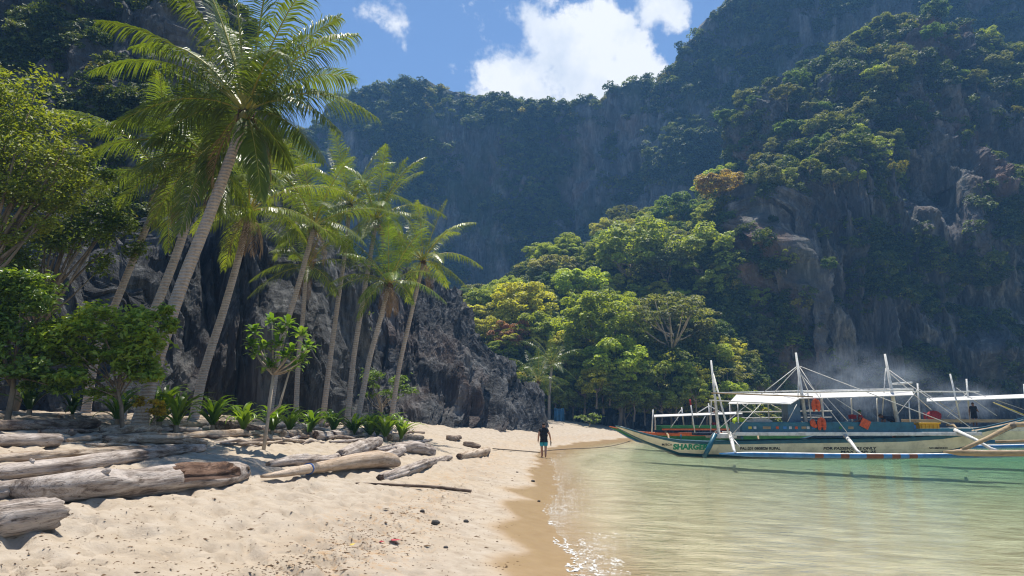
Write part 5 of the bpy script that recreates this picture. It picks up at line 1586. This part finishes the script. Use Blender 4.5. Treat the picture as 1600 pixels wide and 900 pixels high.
# the green boat drawn up behind
g = Boat('outrigger_boat', 'green and orange outrigger boat with a slim pale roof, behind the cream boat\'s bow', 1060, 54)
g.hull([(952, 668, 666.5), (965, 675, 669), (980, 684, 672), (995, 691, 674), (1010, 694, 675.5), (1050, 696, 677), (1110, 696, 677), (1180, 696, 676), (1240, 690, 672), (1290, 675, 665)], 2.1, ['blue_paint', 'hullgreen', 'orange'], (.2, .80))
g.boxpx('side_board', 1030, 1200, 664.5, 669, -1.0, -.92, 'hullgreen')
g.boxpx('side_board', 1030, 1200, 669.3, 672, -1.04, -.95, 'orange')
g.boxpx('side_board', 1030, 1200, 664.5, 672, .92, 1.0, 'hullgreen')
g.sheet('roof', [(1022, 651, -1.0), (1160, 646, -1.0), (1160, 643, 1.0), (1022, 648, 1.0)], 'canvas', .05, .02)
for pts in ([(1020.5, 640, -1), (1018.5, 676, -1)], [(1078.5, 626, -1), (1086, 678, -1)], [(1065, 636, .8), (1069, 667, .8)], [(1107, 630, .8), (1110, 668, .8)], [(1024, 648, .9), (1024, 672, .9)], [(1082, 646, .9), (1082, 667, .9)]):
    g.pole('mast', pts, .05, 'white')
g.pole('mast_tip', [(1078.2, 624, -1), (1079.4, 633, -1)], .065, 'red_cloth')
for pts in ([(1060, 651, -1), (1048, 668, -1)], [(1102, 650, -1), (1092, 668, -1)], [(1065, 640, .8), (1058, 648, .8)], [(1108, 634, .8), (1088, 646, .8)], [(1108, 634, .8), (1130, 646, .8)], [(1140, 632, .5), (1142, 668, .5)]):
    g.pole('brace', pts, .035, 'rope')
g.float_([(1010, 690, -3.6), (1120, 691, -3.7), (1230, 690, -3.6)], .12, ['hullgreen', 'white', 'orange'])
for x in (1040, 1180): g.pole('outrigger_arm', [(x, 675, 0), (x + 4, 680, -2.4), (x + 6, 690, -3.6)], [.08, .08, .06], 'bamboo')

# the boat behind the stern, under the second awning
c = Boat('outrigger_boat', 'white outrigger boat with bare masts and a long awning, behind the cream boat\'s stern', 1560, 52)
c.hull([(1400, 690, 668), (1430, 694, 668.5), (1500, 695, 669), (1580, 695, 668), (1660, 694, 665), (1720, 680, 658), (1760, 664, 652)], 2.2, ['blue_paint', 'cream', 'white'], (.3, .8))
c.boxpx('side_board', 1420, 1680, 655, 660, -1.0, -.92, 'bamboo')
c.boxpx('side_board', 1420, 1680, 655, 660, .92, 1.0, 'bamboo')
c.sheet('awning', [(1448, 627, -1.1), (1640, 620, -1.1), (1640, 614, 1.0), (1448, 622, 1.0)], 'canvas', .05, .03)
c.pole('roof_pole', [(1400, 612, -1.1), (1530, 612, -1.1)], .05, 'rope')
for pts in ([(1484.5, 584, -.4), (1502, 662, -.4)], [(1510, 592, .5), (1516, 662, .5)], [(1433.5, 599, .6), (1438, 662, .6)], [(1600, 600, .3), (1604, 662, .3)]):
    c.pole('mast', pts, .06, 'white')
for pts in ([(1494, 606, -.4), (1558, 650, -1)], [(1512, 610, .5), (1600, 640, .5)], [(1512, 612, .5), (1480, 652, .5)], [(1436, 606, .6), (1400, 650, .6)], [(1436, 608, .6), (1500, 650, .6)], [(1553, 630, -1), (1600, 650, -1.4)]):
    c.pole('stay_rope', pts, .025, 'rope', 5)
c.pole('tow_rope', [(1552, 629, -1.2), (1585, 642, -1.5), (1600, 648, -1.8)], .03, 'yellow', 5)
c.float_([(1440, 676, -4), (1540, 672, -4.2), (1600, 663, -4.2), (1680, 655, -4.0)], .14, ['blue_paint', 'white', 'orange'])
for x in (1480, 1590): c.pole('outrigger_arm', [(x, 664, 0), (x + 10, 664, -2.4), (x + 16, 671, -4.0)], [.09, .08, .06], 'bamboo')

# bamboo outrigger of a fourth boat that lies outside the picture
e = Boat('outrigger_boat', 'boat at the picture edge of which a brown bamboo outrigger shows before the cream stern', 1720, 37)
e.hull([(1622, 680, 673), (1660, 706, 682), (1700, 716, 688), (1800, 718, 690), (1900, 716, 688)], 1.8, ['teal_deep', 'white', 'teal'], (.3, .8))
e.float_([(1474, 706, -2.0), (1530, 708, -2.0), (1620, 708, -2.0), (1750, 706, -2.0)], .16, ['bamboo', 'drift_tan', 'bamboo'])
e.pole('outrigger_arm', [(1503, 703, -2.0), (1545, 684, -1.2), (1582, 664, -.4), (1640, 662, .5)], [.10, .12, .13, .13], 'bamboo', 8)
e.pole('outrigger_arm', [(1600, 706, -2.0), (1625, 690, -1.0), (1660, 684, 0)], [.08, .09, .1], 'bamboo', 8)
e.pole('bamboo_pole', [(1556, 690, .5), (1600, 689, .5), (1700, 686, .5)], .07, 'bamboo')
e.pole('lashing', [(1580, 662, -.55), (1584, 668, -.55)], .17, 'rope_dark', 8)

# gear and people on the boats
def gear(name, label, cat, bt, px, py, dy, fn, mat):
    o_ = bt.o + bt.w(px, py, dy); mb = MB(); fn(mb); o = mb.build(name, M[mat]); o.location = o_
    bv = o.modifiers.new('bevel', 'BEVEL'); bv.width = .02; bv.segments = 2
    return tag(o, label, cat)
def crate(mb):
    mb.box((0, 0, .22), 1.15, .6, .06); mb.box((0, 0, .50), 1.22, .66, .08)
    mb.box((0, 0, .28), 1.10, .56, .5)
    for k in range(5): mb.box((-.44 + k * .22, -.30, .3), .05, .05, .44)
gear('plastic_crate', 'big yellow plastic crate on the cream boat near its stern', 'crate', b, 1449, 676, -.3, crate, 'crate_yellow')
gear('jerry_can', 'small blue canister beside the yellow crate', 'canister', b, 1424, 672, -.6, lambda m: (m.box((0, 0, .14), .42, .25, .26), m.tube([(-.1, 0, .27), (0, 0, .34), (.1, 0, .27)], .03, 6), m.tube([(.15, 0, .26), (.15, 0, .32)], .04, 8)), 'blue_paint')
def jacket(mb):
    for sx in (-1, 1): mb.blob((sx * .13, 0, 0), (.12, .09, .32), 0, 4, 10, 8, .05)
    mb.blob((0, .07, .08), (.22, .07, .24), 0, 5, 10, 8, .05); mb.tube([(-.12, 0, .26), (0, .02, .36), (.12, 0, .26)], .05, 6)
    for z in (-.12, .08): mb.box((0, -.08, z), .4, .03, .05)
gear('life_jacket', 'orange life jacket hanging from the awning pole', 'life jacket', b, 1275, 634, -1.15, jacket, 'lifejacket')
gear('life_jacket', 'orange life jacket hung over the cabin side', 'life jacket', b, 1284, 663, -1.12, jacket, 'lifejacket')
gear('life_jacket', 'folded orange life jacket next to the one over the cabin side', 'life jacket', b, 1270, 661, -1.1, lambda m: (m.blob((0, 0, 0), (.16, .09, .2), 0, 4, 10, 8, .1), m.blob((.1, 0, -.14), (.14, .08, .12), 0, 6, 10, 8, .1)), 'lifejacket')
gear('board', 'square orange board tilted on the teal cabin side', 'board', b, 1352, 662, -1.08, lambda m: (m.box((0, 0, 0), .5, .03, .48, 0, Matrix.Rotation(R(28), 3, 'Y')), m.box((0, -.02, 0), .2, .02, .2, 0, Matrix.Rotation(R(28), 3, 'Y'))), 'lifejacket')
gear('cushion', 'lime green bundle on the cabin front of the cream boat', 'bundle', b, 1155, 659, 0, lambda m: m.blob((0, 0, .05), (.38, .3, .22), 0, 8, 12, 8, .12), 'lime')
gear('folded_tarp', 'white folded tarp on the cream boat\'s cabin', 'tarp', b, 1185, 660, .1, lambda m: m.blob((0, 0, .05), (.75, .35, .16), 0, 9, 14, 8, .18), 'canvas')
gear('cool_box', 'small red cool box on the cream boat', 'box', b, 1332, 652, .2, lambda m: (m.box((0, 0, 0), .32, .3, .18), m.box((0, 0, .11), .35, .33, .05), m.box((0, 0, .15), .18, .04, .03)), 'red_cloth')
def onboat(bt, px, py, dy):
    return bt.o + bt.w(px, py, dy)
sit = dict(pelvis=(0, 0, .46), waist=(0, .03, .60), chest=(0, .07, .82), neck=(0, .08, .98), jaw=(0, .10, 1.07), head=(0, .11, 1.15), crown=(0, .10, 1.23), shl=(-.18, .07, .93), shr=(.18, .07, .93), ell=(-.24, .16, .68), wrl=(-.16, .38, .58), hal=(-.14, .45, .55), elr=(.24, .16, .68), wrr=(.16, .38, .58), har=(.14, .45, .55),
           hil=(-.10, .04, .45), knl=(-.13, .46, .48), anl=(-.13, .46, .09), tol=(-.13, .60, .035), hir=(.10, .04, .45), knr=(.13, .46, .48), anr=(.13, .46, .09), tor=(.13, .60, .035))
person('person in a red top and green cap sitting on the cream boat', onboat(b, 1349, 676, .1), R(70), M['red_cloth'], M['navy_cloth'], M['skin_brown'], sit, 1.0, M['green_cloth'])
bend = dict(waist=(0, .10, 1.04), chest=(0, .33, 1.13), neck=(0, .50, 1.18), jaw=(0, .58, 1.19), head=(0, .65, 1.20), crown=(0, .72, 1.22), shl=(-.18, .44, 1.12), shr=(.18, .44, 1.12), ell=(-.22, .52, .85), wrl=(-.20, .66, .66), hal=(-.2, .70, .59), elr=(.22, .52, .85), wrr=(.20, .66, .66), har=(.2, .70, .59))
person('person in dark clothes bending forward beside the rear mast', onboat(b, 1398, 684, .2), R(80), M['navy_cloth'], M['black_cloth'], M['skin_brown'], bend)
person('person in black standing under the awning of the white boat', onboat(c, 1524, 666, 0), R(150), M['black_cloth'], M['black_cloth'], M['skin_brown'], dict(wrl=(-.30, .25, 1.05), hal=(-.3, .32, 1.05)))
person('person in a dark top and red shorts on the green boat', onboat(g, 1117, 676, 0), R(200), M['navy_cloth'], M['red_cloth'], M['skin_brown'])
gear('motor_cover', 'round red cover on the white boat behind', 'cover', c, 1460, 655, 0, lambda m: (m.blob((0, 0, .25), (.55, .4, .38), 0, 11, 14, 8, .08), m.tube([(-.7, 0, 0), (-.7, 0, .5)], .08, 7)), 'red_cloth')

# mooring line from the green bow to the sand, and a blue tarp behind the beach
p0, p1 = g.o + g.w(985, 689), ghit(770, 702)
mb = MB(); mid = ghit(850, 708)
pts = [Vector(p0).lerp(mid + Vector((0, 0, .12)), t) - Vector((0, 0, .35 * math.sin(math.pi * t) * (1 - t))) for t in np.linspace(0, 1, 14)] + [mid.lerp(p1, t) + Vector((0, 0, .03)) for t in np.linspace(.1, 1, 8)]
pts = [Vector((q.x, q.y, max(q.z, .04))) for q in pts]
mb.tube(pts, .028, 5); o = mb.build('mooring_rope', M['rope_dark'], None, True, tuple(p1)); o.location = p1
tag(o, 'dark mooring line running from the green bow over the water onto the sand', 'rope')
M['tarp_blue'] = mat_plain('tarp_blue', (.02, .10, .20), .6, .3, 2)
bt = gp(874, 78)
V, Fc = [], []
for j in range(9):
    for i in range(13):
        u, v = i / 12, j / 8
        V.append((-.55 + 1.1 * u, .1 * math.sin(u * 17) * (1 - v * .5) + .05 * math.sin(v * 9), .1 + 1.5 * v - .12 * math.sin(math.pi * u) * v))
for j in range(8):
    for i in range(12):
        q = j * 13 + i; Fc.append((q, q + 1, q + 14, q + 13))
o = mesh_obj('tarpaulin', V, Fc, M['tarp_blue']); o.location = bt; o.modifiers.new('thick', 'SOLIDIFY').thickness = .02
tag(o, 'blue tarpaulin hung upright at the back of the far beach', 'tarpaulin')

# ------------------------------------------------------------------ foam where the swash runs out
rr = np.random.default_rng(9)
M['foam'] = mat_plain('foam', (.72, .74, .73), .6, .08, 20)
V, Fc = [], []
seg = np.diff(shore, axis=0); ln = np.hypot(seg[:, 0], seg[:, 1])
fo = []
for k in range(26000):
    i = int(rr.choice(np.arange(2, 11), p=np.array([1, 1.4, 1.6, 1.6, 1.5, 1.1, .7, .6, .5]) / 10.0)); t = rr.uniform()
    p = shore[i] + seg[i] * t; nrm = np.array([seg[i][1], -seg[i][0]]) / ln[i]
    band = float(perlin(np.array([p[0] * .9, p[1] * .9, 3.0])))
    off = abs(rr.normal(0, .42)) * (1 + band) - .12 + .18 * band
    x, y = p + nrm * off
    fo.append((x, y))
fo = np.array(fo); q3 = lambda f, k: perlin(np.stack([fo[:, 0] * f, fo[:, 1] * f, 0 * fo[:, 0] + k], -1))
fo = fo[(np.minimum(np.abs(q3(2.6, 7) + .3 * q3(7, 1)), np.abs(q3(3.4, 19) + .3 * q3(8, 2))) < .045) & (q3(.7, 31) > -.12)]
fz = ground(fo[:, 0], fo[:, 1])
for (x, y), g_ in zip(fo, fz):
    s = rr.uniform(.004, .011); n = 6; a0 = rr.uniform(0, 6); o_ = len(V)
    z = max(.006, g_ + .006) + rr.uniform(0, .008)
    for q in range(n):
        a = a0 + q * 2 * math.pi / n; r = s * rr.uniform(.5, 1.4)
        V.append((x + r * 1.7 * math.cos(a), y + r * math.sin(a), z))
    V.append((x, y, z + s * .35))
    Fc += [(o_ + q, o_ + (q + 1) % n, o_ + n) for q in range(n)]
tag(mesh_obj('foam', V, Fc, M['foam']), 'white foam where small waves run onto the sand', 'foam', kind='stuff')

# ------------------------------------------------------------------ cooking smoke drifting over the boats
m, nt, out = new_mat('smoke')
tc = nt.node('ShaderNodeTexCoord').outputs['Object']
ln = nt.node('ShaderNodeVectorMath', operation='LENGTH'); nt.link(tc, ln.inputs[0])
fall = nt.mapr(ln.outputs['Value'], 1.0, .15, 0, 1, True)
nz = nt.mapr(nt.noise(nt.mapping(tc, (2.2, 1.2, 1.6)), 1.6, 4, .6, .6), .40, .72)
dn = nt.math('MULTIPLY', nt.math('MULTIPLY', fall, nz), .26)
pv = nt.node('ShaderNodeVolumePrincipled', ins={'Color': (.72, .84, 1.0, 1), 'Anisotropy': .2}); nt.link(dn, pv.inputs['Density'])
nt.link(pv.outputs[0], out.inputs['Volume'])
for px, py, sx, sz in ((1350, 598, 7.5, 3.6), (1500, 628, 4.5, 2.2)):
    mb = MB(); mb.blob((0, 0, 0), (1, 1, 1), 0, 1, 20, 12, 0.0)
    o = mb.build('smoke', m); o.location = at(px, py, 58); o.scale = (sx, 3.5, sz); tag(o, kind='stuff')

# ------------------------------------------------------------------ air
m, nt, out = new_mat('haze')
pv = nt.node('ShaderNodeVolumePrincipled', ins={'Color': (.22, .52, 1.0, 1), 'Density': .00068, 'Anisotropy': .2})
nt.link(pv.outputs[0], out.inputs['Volume'])
mb = MB(); mb.box((60, 150, 92), 620, 380, 204)
haze = mb.build('haze', m); tag(haze, kind='stuff')
